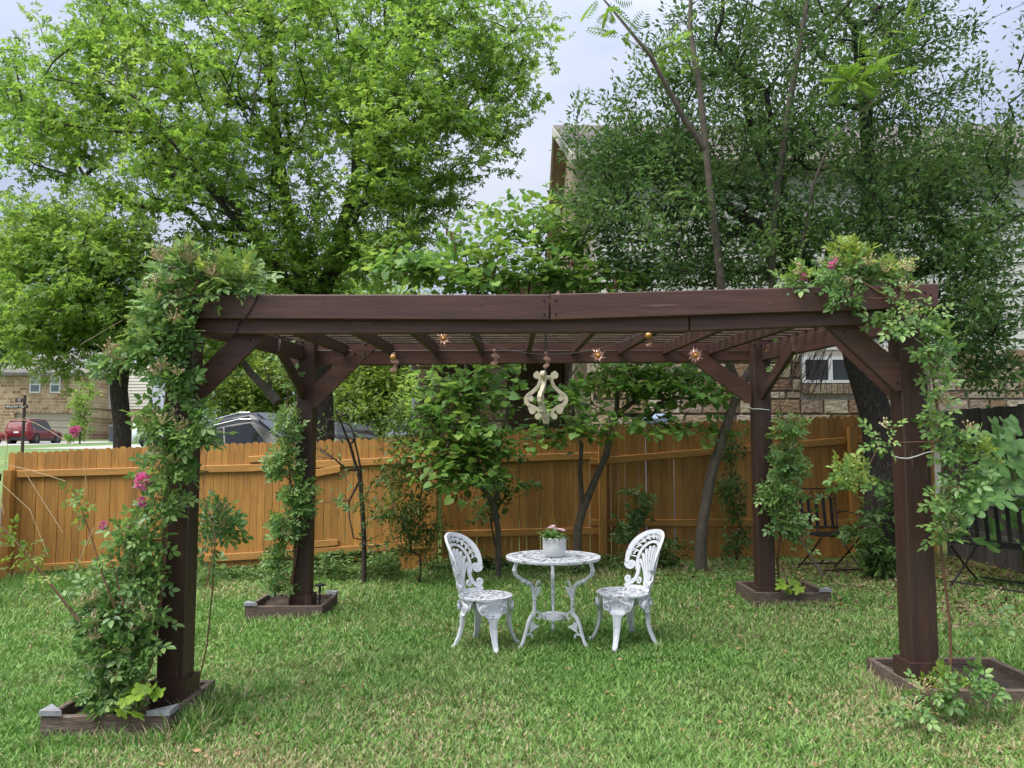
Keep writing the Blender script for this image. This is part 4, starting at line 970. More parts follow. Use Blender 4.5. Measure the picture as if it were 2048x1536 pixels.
tie([(1492, 812), (1499, 815), (1505, 818), (1520, 818), (1540, 820)], 7.385, 'white cord tied round the far post near the dark window')
tie([(585, 774), (600, 780), (625, 787), (650, 786), (680, 782)], 7.38, 'thin cord looped round the far post near the dark cars', .002, M_TWIG)
# ------------------------------------------------------------------ black folding chairs
def iron_chair(loc, rz, label, wide=.5):
    """black iron chair: slatted back, scrolled top, crossed legs; faces local -Y"""
    t = thing('iron_chair', loc, label, 'chair', 'black iron chairs by the back fences', rz)
    W = wide / 2; SH = .43; r = .009
    ht = .93
    bk = MB()
    for sx in (-1, 1): bk.tube([(sx * W, .18, SH - .02), (sx * W * 1.04, .24, ht)], r, 6)
    bk.tube([(-W * 1.04, .24, ht), (W * 1.04, .24, ht)], r, 6); bk.tube([(-W * 1.03, .228, ht - .115), (W * 1.03, .228, ht - .115)], r, 6); bk.tube([(-W * 1.01, .19, SH + .06), (W * 1.01, .19, SH + .06)], r, 6)
    back = bk.build('back_frame', M_BLACK, t, local=True)
    n = int(wide / .1)
    for k in range(n):
        x = -W + (k + .5) * wide / n
        MB().hexa([(x - .019, .19, SH + .06), (x + .019, .19, SH + .06), (x + .019, .197, SH + .06), (x - .019, .197, SH + .06), (x - .019, .226, ht - .115), (x + .019, .226, ht - .115), (x + .019, .233, ht - .115), (x - .019, .233, ht - .115)]).build('back_slat', M_BLACK, t, local=True)
    sc_ = MB()
    for k in range(4):
        x = -W + (k + .5) * wide / 4; fn = lambda u, v, q: (u, .233 + q, v)
        sc_ = MB(); sc_.ribbon([(x + u, ht - .058 + v) for u, v in spiral(0, 0, .048, 1.2, .3 + 3.14 * (k % 2), 1 if k % 2 else -1, 16)], .007, fn, -.004, .004); sc_.build('scrollwork', M_BLACK, back, local=True)
    st = MB()
    for k in range(5): st.box(-W, W, -.22 + k * .085, -.22 + k * .085 + .05, SH - .006, SH + .006)
    st.build('seat', M_BLACK, t, local=True)
    for sx in (-1, 1):
        x = sx * (W + .012)
        MB().tube([(x, .2, SH - .02), (x, .0, SH * .5), (x, -.25, 0)], r * 1.15, 6).build('leg', M_BLACK, t, local=True)
        MB().tube([(x * .95, -.22, SH - .02), (x * .95, .0, SH * .5), (x * .95, .27, 0)], r * 1.15, 6).build('leg', M_BLACK, t, local=True)
        MB().tube([(x, .205, SH + .22), (x * 1.08, .06, SH + .25), (x * 1.1, -.15, SH + .22), (x * 1.08, -.2, SH + .17), (x * 1.05, -.17, SH + .13), (x, -.2, SH)], r, 6).build('armrest', M_BLACK, t, local=True)
    MB().tube([(-W, -.245, .06), (W, -.245, .06)], r * .9, 6).tube([(-W, .255, .06), (W, .255, .06)], r * .9, 6).build('stretcher', M_BLACK, t, local=True)
    return t
iron_chair((xat(1652, 9.25), 9.25, gzf(3.6, 9.25)), R(14), 'black iron folding chair against the brown fence')
iron_chair((4.78, 7.75, gzf(4.78, 7.75)), R(118), 'black iron bench seat under the big fig leaves', .95)

# ------------------------------------------------------------------ cars
M_TYRE = surf('tyre', (.02, .02, .021), (.012, .012, .013), .8, 20)
M_RIM = surf('alloy', (.45, .46, .48), (.3, .31, .33), .3, 10, metal=.8)
M_CARG = glassmat('car_glass', (.012, .014, .016), .03)
M_PLAST = surf('black_plastic', (.025, .026, .028), (.016, .016, .018), .55, 20)
M_CHROME = surf('chrome', (.6, .6, .62), (.5, .5, .52), .2, 6, metal=.9)
M_LAMPW = surf('headlamp', (.75, .78, .82), (.6, .62, .66), .1, 8, spec=.8, coat=.5)
M_LAMPR = surf('taillamp', (.45, .02, .02), (.3, .01, .01), .15, 8, coat=.6)
def paint(name, c): return surf(name, c, tuple(x * .85 for x in c), .4, 3, spec=.3, coat=.25)
def car(label, loc, rz, pitch, L_, W_, H_, pmat, rails=None, hood=.56, plate=None):
    """estate car; local +X is the nose, wheels stand on z = 0"""
    t = thing('parked_car', loc, label, 'car', 'cars parked beyond the fence'); t.rotation_euler = (0, -pitch, rz)
    hb = H_ * .53; hh = H_ * hood                                            # belt and bonnet heights
    #    x/L , half-width, z floor, z belt, z roof, roof half-width
    S = [(.0, .80, .30, hb * .93, hb * .95, .72), (.012, .88, .24, hb * 1.0, hb * 1.04, .76), (.03, .93, .22, hb * 1.03, H_ * .80, .74), (.075, .97, .22, hb * 1.03, H_ * .955, .72), (.13, .99, .22, hb * 1.02, H_ * .985, .72),
         (.30, 1.0, .22, hb, H_, .73), (.46, 1.0, .22, hb * .985, H_ * .995, .73), (.56, 1.0, .22, hb * .98, H_ * .965, .72), (.615, 1.0, .22, hb * .98, H_ * .83, .72), (.675, .99, .22, hb * .975, hh * 1.06, .78), (.72, .985, .22, hb * .97, hh * 1.0, .80),
         (.85, .97, .22, hb * .95, hh * .97, .80), (.93, .94, .22, hb * .90, hh * .92, .78), (.975, .88, .24, hb * .80, hh * .82, .74), (1.0, .78, .3, hb * .62, hh * .64, .66)]
    vs, fs = [], []; hw = W_ / 2
    def sec(s):
        x, w, zf, zb, zr, rw = s; X = x * L_
        return [(X, 0, zf), (X, hw * w * .86, zf), (X, hw * w * .98, zf + .1), (X, hw * w, zf + (zb - zf) * .5), (X, hw * w * .97, zb * .97), (X, hw * w * .93, zb), (X, hw * (w * .93 * .3 + rw * w * .7), zb + (zr - zb) * .9), (X, hw * rw * w * .93, zr - .012), (X, hw * rw * w * .6, zr + .012), (X, 0, zr + .02)]
    rows = [sec(s) for s in S]; m = len(rows[0])
    for r_ in rows: vs += r_ + [(x, -y, z) for x, y, z in r_]
    for i in range(len(rows) - 1):
        a, b = i * 2 * m, (i + 1) * 2 * m
        for j in range(m - 1):
            fs.append((a + j, a + j + 1, b + j + 1, b + j)[::-1]); fs.append((a + m + j, a + m + j + 1, b + m + j + 1, b + m + j))
    fs.append(tuple(range(0, m)) + tuple(range(2 * m - 1, m - 1, -1))); e = (len(rows) - 1) * 2 * m; fs.append((tuple(e + k for k in range(m)) + tuple(e + k for k in range(2 * m - 1, m - 1, -1)))[::-1])
    body = MB().add(vs, fs).build('body', pmat, t, local=True, smooth=75)
    def pan(name, mat, quad, off, par=t):
        q = [Vector(v) for v in quad]; n = (q[1] - q[0]).cross(q[3] - q[0]).normalized(); c = sum(q, Vector()) / 4
        if n.dot(c - Vector((L_ * .45, 0, H_ * .5))) < 0: n = -n
        MB().hexa([v - n * .02 for v in q] + [v + n * off for v in q]).build(name, mat, par, local=True)
    def side(xa, xb, sg, lo=.06, hi=.93):
        def at(xf, f):
            X = xf; xsx = [s[0] for s in S]; w = np.interp(X, xsx, [s[1] for s in S]); zb = np.interp(X, xsx, [s[3] for s in S]); zr = np.interp(X, xsx, [s[4] for s in S]); rw = np.interp(X, xsx, [s[5] for s in S])
            ya, yb = hw * w * .93, hw * (w * .93 * .3 + rw * w * .7); f2 = f
            return (X * L_, sg * (ya + (yb - ya) * min(f2 / .9, 1)), zb + (zr - zb) * f2)
        return at
    for sg in (-1, 1):
        at = side(0, 0, sg)
        for xa, xb in ((.075, .235), (.245, .425), (.435, .615)):
            lo_, hi_ = .03, .89
            tr = xb - (.06 if xb > .55 else 0); tl = xa + (.03 if xa < .1 else 0)
            pan('side_window', M_CARG, [at(xa, lo_), at(xb + (.03 if xb > .55 else 0), lo_), at(tr, hi_), at(tl, hi_)], .006)
        pan('sill_trim', M_PLAST, [(L_ * .12, sg * hw * .985, .2), (L_ * .86, sg * hw * .985, .2), (L_ * .86, sg * hw * 1.0, .36), (L_ * .12, sg * hw * 1.0, .36)], .012)
        MB().ball((L_ * .60, sg * (hw + .09), hb * 1.06), .085, 10, 8, .8).tube([(L_ * .60, sg * hw * .9, hb), (L_ * .60, sg * (hw + .06), hb * 1.03)], .025, 6).build('mirror', pmat, t, local=True, smooth=True)
        for hx in (.37, .54): MB().bar((L_ * hx - .09, sg * hw * 1.005, hb * .86), (L_ * hx + .09, sg * hw * 1.005, hb * .86), .03, .03).build('door_handle', pmat, t, local=True)
        if rails: MB().tube([(L_ * .10, sg * hw * .69, H_ * .965), (L_ * .13, sg * hw * .69, H_ * .99), (L_ * .3, sg * hw * .70, H_ * 1.005), (L_ * .5, sg * hw * .70, H_ * .998), (L_ * .55, sg * hw * .69, H_ * .965)], .022, 6).build('roof_rail', rails, t, local=True)
        MB().ball((L_ * .945, sg * hw * .72, hb * .80), .14, 12, 8, .5).build('headlight', M_LAMPW, t, local=True, smooth=True)
        pan('taillight', M_LAMPR, [(L_ * .012, sg * hw * .60, hb * .86), (L_ * .02, sg * hw * .86, hb * .86), (L_ * .024, sg * hw * .85, hb * 1.04), (L_ * .016, sg * hw * .60, hb * 1.02)], .02)
        for wx in (.19, .80):
            R_ = H_ * .205; cy = sg * (hw - .11)
            def ring(pr):
                v2, f2, n = [], [], 24
                for (rr, yy_) in pr:
                    for k in range(n): v2.append((L_ * wx + rr * math.cos(2 * math.pi * k / n), cy + sg * yy_, R_ + rr * math.sin(2 * math.pi * k / n)))
                for i in range(len(pr) - 1):
                    for k in range(n): f2.append((i * n + k, i * n + (k + 1) % n, (i + 1) * n + (k + 1) % n, (i + 1) * n + k))
                return v2, f2
            wo_ = MB().add(*ring([(R_ * .6, -.1), (R_ * .97, -.11), (R_, -.07), (R_, .08), (R_ * .96, .115), (R_ * .66, .12), (R_ * .62, .09)])).build('wheel', M_TYRE, t, local=True, smooth=True)
            b = MB().add(*ring([(R_ * .66, .105), (R_ * .6, .11), (R_ * .56, .06)]))
            for k in range(5):
                a = 2 * math.pi * k / 5; b.bar((L_ * wx, cy + sg * .09, R_), (L_ * wx + R_ * .6 * math.cos(a), cy + sg * .1, R_ + R_ * .6 * math.sin(a)), .03, .06, (0, 1, 0))
            b.build('rim', M_RIM, wo_, local=True)
            MB().add(*ring([(R_ * 1.22, -.2), (R_ * 1.22, .118), (R_ * 1.08, .124), (R_ * 1.0, .0)])).build('arch_trim', M_PLAST, t, local=True)
    q = sec(S[2])[6]; q2 = sec(S[3])[6]
    pan('rear_window', M_CARG, [(L_ * .020, -hw * .66, hb * 1.10), (L_ * .020, hw * .66, hb * 1.10), (L_ * .058, hw * .60, H_ * .91), (L_ * .058, -hw * .60, H_ * .91)], .03)
    pan('windscreen', M_CARG, [(L_ * .672, -hw * .74, hh * 1.09), (L_ * .672, hw * .74, hh * 1.09), (L_ * .575, hw * .62, H_ * .945), (L_ * .575, -hw * .62, H_ * .945)], .012)
    pan('grille', M_PLAST, [(L_ * .998, -hw * .55, .42), (L_ * .998, hw * .55, .42), (L_ * .99, hw * .6, hb * .66), (L_ * .99, -hw * .6, hb * .66)], .02)
    pan('rear_bumper', M_PLAST, [(-.005, -hw * .8, .24), (-.005, hw * .8, .24), (.0, hw * .82, .46), (.0, -hw * .82, .46)], .03)
    if plate: pan('number_plate', M_WIN, [(.0, -.16, hb * .80), (.0, .16, hb * .80), (.004, .16, hb * .94), (.004, -.16, hb * .94)], .03)
    return t
P_RED = paint('red_paint', (.17, .012, .016)); P_BLK = paint('black_paint', (.012, .013, .015)); P_SIL = surf('dark_gloss_paint', (.03, .033, .038), (.024, .026, .03), .4, 3, spec=.3, coat=.25); P_WHT = paint('white_paint', (.62, .66, .72)); P_GRY = paint('slate_paint', (.10, .11, .125))
xr = xat(41, 56.5)
car('dark red hatchback seen from behind on the far driveway', (xat(56, 56.0), 54.6, gzf(xat(62, 55), 55.5) + .03), R(92), 0, 4.5, 1.86, 1.68, P_RED, M_PLAST, plate=True)
car('bright red car cut off by the picture edge on the far driveway', (xat(-128, 53), 52.5, gzf(-36, 53) + .03), R(8), 0, 4.4, 1.8, 1.5, paint('bright_red_paint', (.24, .016, .016)))
car('pale car half hidden by the roses beyond the dark trunk', (xat(262, 42), 42, gzf(-20, 42) + .04), R(20), 0, 4.7, 1.9, 1.75, P_WHT)
def on_street(x0, y0, rz): return (x0, y0, gzf(x0, y0) + .02)
sl8 = math.atan(.22)
car('large dark car with silver roof and bonnet beyond the far rose post', (-8.75, 21.2, gzf(-8.75, 21.2) - .02), R(-19), sl8, 5.75, 2.05, 1.93, P_SIL, M_CHROME, hood=.635)
car('black estate car parked closest behind the orange fence', (-7.1, 16.9, gzf(-7.1, 16.9) + .02), R(-14), sl8, 4.75, 1.9, 1.70, P_BLK, M_RIM, hood=.62)

# ------------------------------------------------------------------ street sign
SY = 30.0
sx_ = xat(45, SY); szb = gzf(sx_, SY)
sg = thing('street_sign', (sx_, SY, szb), 'brown street name sign on a post before the far garage', 'street sign')
M_SIGNB = surf('sign_brown', (.06, .03, .03), (.04, .02, .02), .5, 5)
MB().tube([(sx_, SY, szb - .2), (sx_, SY, zat(45, 791, SY))], .055, 8).build('sign_post', M_SIGNB, sg)
def blade(px0, px1, py0, py1, txt, dy=0.0):
    x0, x1, z0, z1 = xat(px0, SY), xat(px1, SY), zat(40, py1, SY), zat(40, py0, SY)
    b = MB().box(x0, x1, SY - .075 + dy, SY - .06 + dy, z0, z1).build('sign_blade', M_SIGNB, sg)
    for s, xa, hgt in txt:
        cu = bpy.data.curves.new('lettering', 'FONT'); cu.body = s; cu.size = (z1 - z0) * hgt; cu.extrude = .003; cu.align_y = 'CENTER'
        o = bpy.data.objects.new('lettering_tmp', cu); COL.objects.link(o)
        me = bpy.data.meshes.new_from_object(o.evaluated_get(bpy.context.evaluated_depsgraph_get())); bpy.data.objects.remove(o)
        me.materials.append(M_WIN); q = link('lettering', me, b); q.rotation_euler = (R(90), 0, 0); q.location = (xat(xa, SY) - sx_, -.08 + dy, (z0 + z1) / 2 - szb)
blade(9, 55, 810, 817, [('WILLOW TRL', 10, .85)])
blade(29, 48, 797, 805, [('ST', 34, .8)], -.02)
# ------------------------------------------------------------------ plant tools
def unit(a): return a / np.maximum(np.linalg.norm(a, axis=-1, keepdims=True), 1e-9)
def kite(ang, ln, wd, c=.5, up=.06):
    a = math.radians(ang); d = np.array([math.sin(a), math.cos(a)]); s = np.array([d[1], -d[0]])
    p = [np.zeros(2), d * ln * c + s * wd, d * ln, d * ln * c - s * wd]
    return [(x[0], x[1], z) for x, z in zip(p, (0, up, -.05, up))]
def tmpl(kind):
    if kind == 'maple':
        V, T = [], []
        for ang, ln, wd in ((0, 1.0, .2), (52, .82, .17), (-52, .82, .17)):
            b = len(V); V += kite(ang, ln, wd, .55); T += [(b, b + 1, b + 2), (b, b + 2, b + 3)]
        return np.array(V), np.array(T)
    if kind == 'diamond':
        return np.array(kite(0, 1, .2, .5, .05)), np.array([(0, 1, 2), (0, 2, 3)])
    if kind == 'lance':
        return np.array(kite(0, 1, .13, .45, .04)), np.array([(0, 1, 2), (0, 2, 3)])
    if kind == 'oval':
        V = [(0, 0, 0), (.27, .3, .05), (.25, .68, .05), (0, 1, -.06), (-.25, .68, .05), (-.27, .3, .05)]
        return np.array(V), np.array([(0, 1, 2), (0, 2, 3), (0, 3, 4), (0, 4, 5)])
    if kind == 'heart':
        V = [(0, .08, 0), (.3, -.08, .04), (.5, .2, .06), (.38, .6, .03), (0, 1.02, -.08), (-.38, .6, .03), (-.5, .2, .06), (-.3, -.08, .04)]
        return np.array(V), np.array([(0, k, k + 1) for k in range(1, 7)] )
    if kind == 'rose':                                     # compound leaf of five leaflets on a stalk
        V, T = [], []
        ov, ot = tmpl('oval')
        for (bx, by, ang, s) in ((0, .62, 0, .42), (.02, .52, 58, .36), (-.02, .52, -58, .36), (.02, .2, 64, .32), (-.02, .2, -64, .32)):
            a = math.radians(ang); c, sn = math.cos(a), math.sin(a); b = len(V)
            for x, y, z in ov * s * np.array([.95, 1, 1.4]): V.append((bx + x * c + y * sn, by - x * sn + y * c, z - .05 * by))
            T += [tuple(b + k for k in t) for t in ot]
        return np.array(V), np.array(T)
    if kind == 'fern':                                     # bipinnate mimosa frond
        V, T = [], []
        for k in range(9):
            y = .12 + .1 * k; ln = .34 * math.sin(math.pi * (k + 1.2) / 11.5)
            for sg in (-1, 1):
                b = len(V); V += [(0, y, 0), (sg * ln * .5, y + ln * .28, .02), (sg * ln, y + ln * .42, -.05), (sg * ln * .5, y + ln * .12, .02)]; T += [(b, b + 1, b + 2), (b, b + 2, b + 3)]
        return np.array(V), np.array(T)
TM = {k: tmpl(k) for k in ('maple', 'diamond', 'lance', 'oval', 'heart', 'rose', 'fern')}
def leaves(name, pos, axis, nrm, size, kind, mat, parent=None):
    pos, axis, nrm = map(np.asarray, (pos, axis, nrm)); size = np.asarray(size)
    V0, T0 = TM[kind]; n = len(pos)
    y = unit(axis); x = unit(np.cross(y, nrm)); z = np.cross(x, y)
    V = pos[:, None, :] + size[:, None, None] * (V0[None, :, 0:1] * x[:, None] + V0[None, :, 1:2] * y[:, None] + V0[None, :, 2:3] * z[:, None])
    if parent is not None: V = V - np.array(ORG[parent.name])
    T = T0[None] + (np.arange(n) * len(V0))[:, None, None]
    o = link(name, fast_mesh(name, V.reshape(-1, 3), T.reshape(-1, 3), mat), parent); o['kind'] = 'stuff'
    return o
class Skel:
    def __init__(s): s.p = []; s.par = []; s.tip = []
    def chain(s, pts, par=-1):
        for q in pts: s.p.append(np.array(q, float)); s.par.append(par); par = len(s.p) - 1
        return par
    def grow(s, targets, bias=.35, seg=.45, sag=.1, start=0):
        """join every target to the skeleton by a curved twig"""
        targets = np.asarray(targets); root = np.array(s.p[0])
        pl = [0.0] * len(s.p)
        for i in range(len(s.p)):
            if s.par[i] >= 0: pl[i] = pl[s.par[i]] + np.linalg.norm(s.p[i] - s.p[s.par[i]])
        base = np.array(s.p[start:]); d0 = np.min(np.linalg.norm(targets[:, None] - base[None], axis=2), axis=1)
        A = np.zeros((len(s.p) + len(targets) * 12, 3)); A[:len(s.p)] = s.p; PLn = np.zeros(len(A)); PLn[:len(pl)] = pl; cnt = len(s.p)
        ends = []
        for k in np.argsort(d0):
            t = targets[k]; c = A[start:cnt]; d = np.linalg.norm(c - t, axis=1)
            rise = np.clip(c[:, 2] - t[2], 0, None)
            j = int(np.argmin(d + bias * PLn[start:cnt] * .5 + .9 * rise)) + start
            L = np.linalg.norm(t - A[j]); n = int(np.clip(round(L / seg), 1, 9)); par = j
            pd = A[j] - (A[s.par[j]] if s.par[j] >= 0 else A[j] - np.array([0, 0, 1])); pd = pd / (np.linalg.norm(pd) + 1e-9)
            ctrl = A[j] + pd * L * .3 + np.array([0, 0, sag * L]) + rng.normal(0, .04 * L, 3)
            for i in range(1, n + 1):
                f = i / n; q = (1 - f) ** 2 * A[j] + 2 * f * (1 - f) * (ctrl * .5 + (A[j] + t) * .25) + f * f * t
                A[cnt] = q; s.p.append(q); s.par.append(par); PLn[cnt] = PLn[par] + np.linalg.norm(q - A[par]); par = cnt; cnt += 1
            ends.append(par)
        s.p = [A[i] for i in range(cnt)]
        return ends
    def radii(s, tip, e=2.4, rmin=None):
        n = len(s.p); acc = np.zeros(n); r = np.zeros(n)
        for i in range(n - 1, -1, -1):
            r[i] = max(tip, acc[i] ** (1 / e)) if acc[i] > 0 else tip
            if s.par[i] >= 0: acc[s.par[i]] += r[i] ** e
        return r
    def mesh(s, name, r, mat, parent, sides=6, thin=.006):
        """tubes; the thickest child goes on from its parent's ring, side twigs start inside it"""
        n = len(s.p); p = np.array(s.p); par = np.array(s.par); main = -np.ones(n, int); best = np.zeros(n)
        for i in range(n):
            j = par[i]
            if j >= 0 and r[i] > best[j]: best[j] = r[i]; main[j] = i
        D_ = np.zeros((n, 3)); k = par >= 0; D_[k] = unit(p[k] - p[par[k]]); D_[~k] = (0, 0, 1)
        T_ = D_.copy(); m = main >= 0; T_[m] = unit(D_[m] + D_[main[m]]); T_[~k] = D_[main[~k]]
        U_ = np.zeros((n, 3)); V, F = [], []; ring0 = {}; cnt = 0
        side = np.where(r < thin, 3, sides)
        def ring(c, t, u, rad, ns):
            v = np.cross(t, u); a = 2 * np.pi * np.arange(ns) / ns
            return c + rad * (np.cos(a)[:, None] * u + np.sin(a)[:, None] * v)
        for i in range(n):
            j = par[i]; t = T_[i]
            u = U_[j] if j >= 0 else np.array([1., .1, 0]); u = u - t * u.dot(t); l = np.linalg.norm(u)
            if l < .1: u = np.cross(t, (.3, .9, .2)); l = np.linalg.norm(u)
            U_[i] = u / l
            if j < 0:
                side[i] = sides; V.append(ring(p[i], t, U_[i], r[i], sides)); ring0[i] = cnt; cnt += sides; continue
            if main[j] == i: ns = side[j]; side[i] = ns; a0 = ring0[j]
            else:
                ns = side[i]; d = D_[i]; u2 = U_[i] - d * U_[i].dot(d); u2 /= max(np.linalg.norm(u2), 1e-6)
                V.append(ring(p[j], d, u2, min(r[j] * .95, r[i] * 1.35), ns)); a0 = cnt; cnt += ns
            V.append(ring(p[i], t, U_[i], r[i], ns)); b0 = cnt; cnt += ns; ring0[i] = b0
            q = np.arange(ns); F.append(np.stack([a0 + q, a0 + (q + 1) % ns, b0 + (q + 1) % ns, b0 + q], 1))
        V = np.concatenate(V) - np.array(ORG[parent.name])
        return link(name, fast_mesh(name, V, np.concatenate(F), mat, smooth=True), parent)
SHR = 1.0
def blob_points(blobs, Yj=.0):
    """blobs: (px, py, Y, rx_px, ry_px, r_depth_m, n) -> random points inside"""
    out = []
    for px, py, Y, rx, ry, rd, n in blobs:
        u = rng.normal(size=(n, 3)); u = unit(u) * (rng.random((n, 1)) ** .42)
        for a in u:
            q = P(px + a[0] * rx * SHR, py + a[1] * ry * SHR, Y + a[2] * rd * SHR); out.append((q.x, q.y, q.z))
    return np.array(out)
def spray(ends, dirs, n, ln, spread, size, droop=.25, up=.8, flat=.5, back=.75):
    """n leaves along each twig end"""
    m = len(ends); k = m * n
    e = np.repeat(ends, n, 0); d = np.repeat(unit(dirs), n, 0)
    f = rng.random((k, 1)); off = rng.normal(0, 1, (k, 3)) * spread * (.35 + .65 * (1 - f)) ; off[:, 2] *= flat
    pos = e + d * ln * (f * (1 + .25) - back) + off
    ax = unit(off / max(spread, 1e-6) * .6 + d * .55 + rng.normal(0, .35, (k, 3)) + np.array([0, 0, -droop]))
    nr = unit(rng.normal(0, .45, (k, 3)) + np.array([0, 0, up]))
    return pos, ax, nr, size * (.5 + .8 * rng.random(k))
def tree(name, label, base, chains, blobs, mat, bark, kind, nleaf, size, ln, spread, tip=.006, droop=.25, bias=.3, flat=.5, trunk_r=None, cat='tree', seg=.5, sag=.12, grow_from=1, e=2.35, extra=None, up=.8):
    t = thing(name, base, label, cat)
    sk = Skel(); tips = []
    j0 = sk.chain([base])
    over = []
    for par, pts, *rr in chains:
        i0 = len(sk.p); tips.append(sk.chain(pts, {-1: 0}.get(par, tips[par] if par >= 0 else 0)))
        if rr: over.append((i0, len(sk.p), rr))
    tg = blob_points(blobs)
    ends = sk.grow(tg, bias, seg, sag, start=min(grow_from, len(sk.p) - 1))
    r = sk.radii(tip, e)
    if trunk_r:
        fac = trunk_r / r[0]; w = np.clip((r - tip) / max(r[0] - tip, 1e-6), 0, 1) ** .5; r = r * (1 + (fac - 1) * w)
    for a_, b_, rr in over: r[a_:b_] = np.linspace(rr[0], rr[1], b_ - a_)
    for i in range(1, len(r)): r[i] = min(r[i], r[sk.par[i]])
    sk.mesh('trunk', r, bark, t, 9)
    p = np.array(sk.p); E = p[ends]; par = np.array(sk.par)[ends]; Dv = E - p[par]
    pos, ax, nr, sz = spray(E, Dv, nleaf, ln, spread, size, droop, up, flat)
    leaves('crown', pos, ax, nr, sz, kind, mat, t)
    return t, sk, ends
L_MAPLE = leafmat('maple_leaf', (.085, .185, .032), (.16, .295, .05), (.29, .43, .09), trans=.55, clump=.55)
L_MAPLED = leafmat('shade_tree_leaf', (.085, .18, .034), (.16, .285, .052), (.28, .41, .09), trans=.55, clump=.7)
L_OAK = leafmat('evergreen_leaf', (.036, .085, .025), (.075, .155, .042), (.17, .28, .08), trans=.38, rough=.55, spec=.3, clump=1.1)
L_BUD = leafmat('heart_leaf', (.07, .16, .04), (.13, .26, .055), (.27, .39, .085), trans=.42, clump=1.3)
L_FAR = leafmat('far_leaf', (.09, .15, .03), (.17, .25, .045), (.30, .38, .09), trans=.4, clump=.35)
L_ROSE = leafmat('rose_leaf', (.065, .145, .04), (.14, .27, .07), (.31, .44, .13), trans=.32, rough=.38, spec=.5, clump=2.2)
L_ROSEY = leafmat('young_rose_leaf', (.09, .17, .035), (.18, .28, .05), (.36, .42, .10), trans=.4, clump=2.5)
L_WEED = leafmat('weed_leaf', (.05, .11, .03), (.10, .19, .055), (.19, .29, .09), trans=.35, clump=2)
L_LIME = leafmat('lime_leaf', (.16, .30, .03), (.25, .40, .05), (.34, .50, .08), trans=.45, clump=4)
L_NAND = leafmat('narrow_leaf', (.035, .08, .02), (.07, .14, .03), (.15, .22, .05), trans=.35, clump=2)
L_FIG = leafmat('fig_leaf', (.05, .125, .035), (.09, .20, .055), (.17, .30, .07), trans=.35, rough=.5, clump=2.5)

# ------------------------------------------------------------------ the big maple and the tree on its left
B = lambda px, py, Y: tuple(P(px, py, Y))
YM = 13.5
mb = (P(645, 880, YM).x, YM, gzf(P(645, 880, YM).x, YM))
tree('maple_tree', 'big bright green maple tree towering behind the sunlit fence', mb,
     [(-1, [B(645, 860, YM), B(640, 740, YM), B(630, 640, YM)]), (0, [B(600, 560, YM), B(580, 450, YM + .2), B(560, 330, YM + .3), B(545, 200, YM + .4), B(535, 60, YM + .4)]),
      (0, [B(655, 560, YM), B(680, 470, YM - .2), B(712, 370, YM - .2), B(716, 250, YM - .1), B(740, 120, YM)]), (1, [B(500, 250, YM - 1), B(430, 120, YM - 1.4)]),
      (0, [B(560, 545, YM - .5), B(480, 450, YM - 1), B(380, 330, YM - 1.5), B(280, 200, YM - 2)]), (2, [B(800, 60, YM), B(880, -60, YM)])],
     [(560, 60, 13.8, 330, 170, 2.2, 190), (760, 120, 13.5, 240, 160, 2.0, 150), (990, 90, 13.8, 130, 110, 1.4, 64), (1000, 200, 13.6, 90, 75, 1.2, 34), (880, 270, 13.2, 160, 110, 1.6, 80), (870, 400, 13.2, 110, 80, 1.4, 34),
      (770, 440, 12.6, 110, 120, 1.4, 50), (780, 250, 12.0, 90, 150, 1.0, 64), (560, 300, 13.5, 230, 150, 1.8, 120), (300, 170, 13.0, 190, 170, 2.0, 120), (330, 330, 12.6, 190, 120, 1.8, 84), (130, 200, 13.0, 110, 120, 1.4, 44),
      (100, 270, 12.8, 90, 60, 1, 22), (520, 460, 13.0, 190, 100, 1.6, 80), (650, 520, 13.6, 150, 70, 1.2, 40), (500, 560, 12.4, 90, 50, 1, 26), (760, 520, 13.2, 80, 50, 1, 16), (200, 40, 13.4, 130, 80, 1.6, 40), (15, 190, 13.6, 45, 120, 1.0, 30), (90, 330, 13.2, 90, 40, 1, 14), (420, -40, 13.6, 380, 70, 2, 70), (900, -20, 13.6, 170, 60, 1.4, 40), (700, 660, 13.6, 180, 60, 1.0, 26)],
     L_MAPLE, M_BARK, 'maple', 40, .10, 1.0, .12, tip=.007, droop=.4, flat=.4, trunk_r=.2, grow_from=4)
YB = 12.6
bb = (P(245, 880, YB).x, YB, gzf(P(245, 880, YB).x, YB))
tree('shade_tree', 'dark trunked leafy tree beside the far tan house', bb,
     [(-1, [B(246, 860, YB), B(238, 780, YB), B(246, 700, YB), B(252, 620, YB)]), (0, [B(180, 540, YB - .3), B(90, 470, YB - .6)]), (0, [B(300, 520, YB), B(380, 470, YB)])],
     [(200, 480, 12.4, 200, 90, 1.5, 110), (60, 470, 12.6, 110, 80, 1.2, 56), (130, 590, 12.2, 160, 90, 1.4, 110), (300, 600, 12.6, 110, 90, 1.2, 60), (90, 660, 12.4, 90, 60, 1, 40), (240, 660, 12.2, 120, 55, 1, 50), (30, 590, 13, 50, 110, 1.2, 34), (400, 560, 13, 90, 70, 1, 34), (115, 745, 12.3, 24, 30, .3, 5), (440, 660, 13.4, 110, 80, 1.0, 44)],
     L_MAPLED, M_BARK, 'maple', 40, .095, .85, .12, tip=.006, droop=.4, flat=.4, trunk_r=.135, grow_from=4)
lb = thing('cut_limb', P(555, 800, 13.2), 'bare broken grey limb leaning beside the large dark car', 'branch')
MB().tube([P(470, 700, 13.4), P(500, 745, 13.3), P(530, 775, 13.2), P(556, 806, 13.1)], [.05, .06, .07, .085], 8).build('limb', M_BARKS, lb, smooth=True)
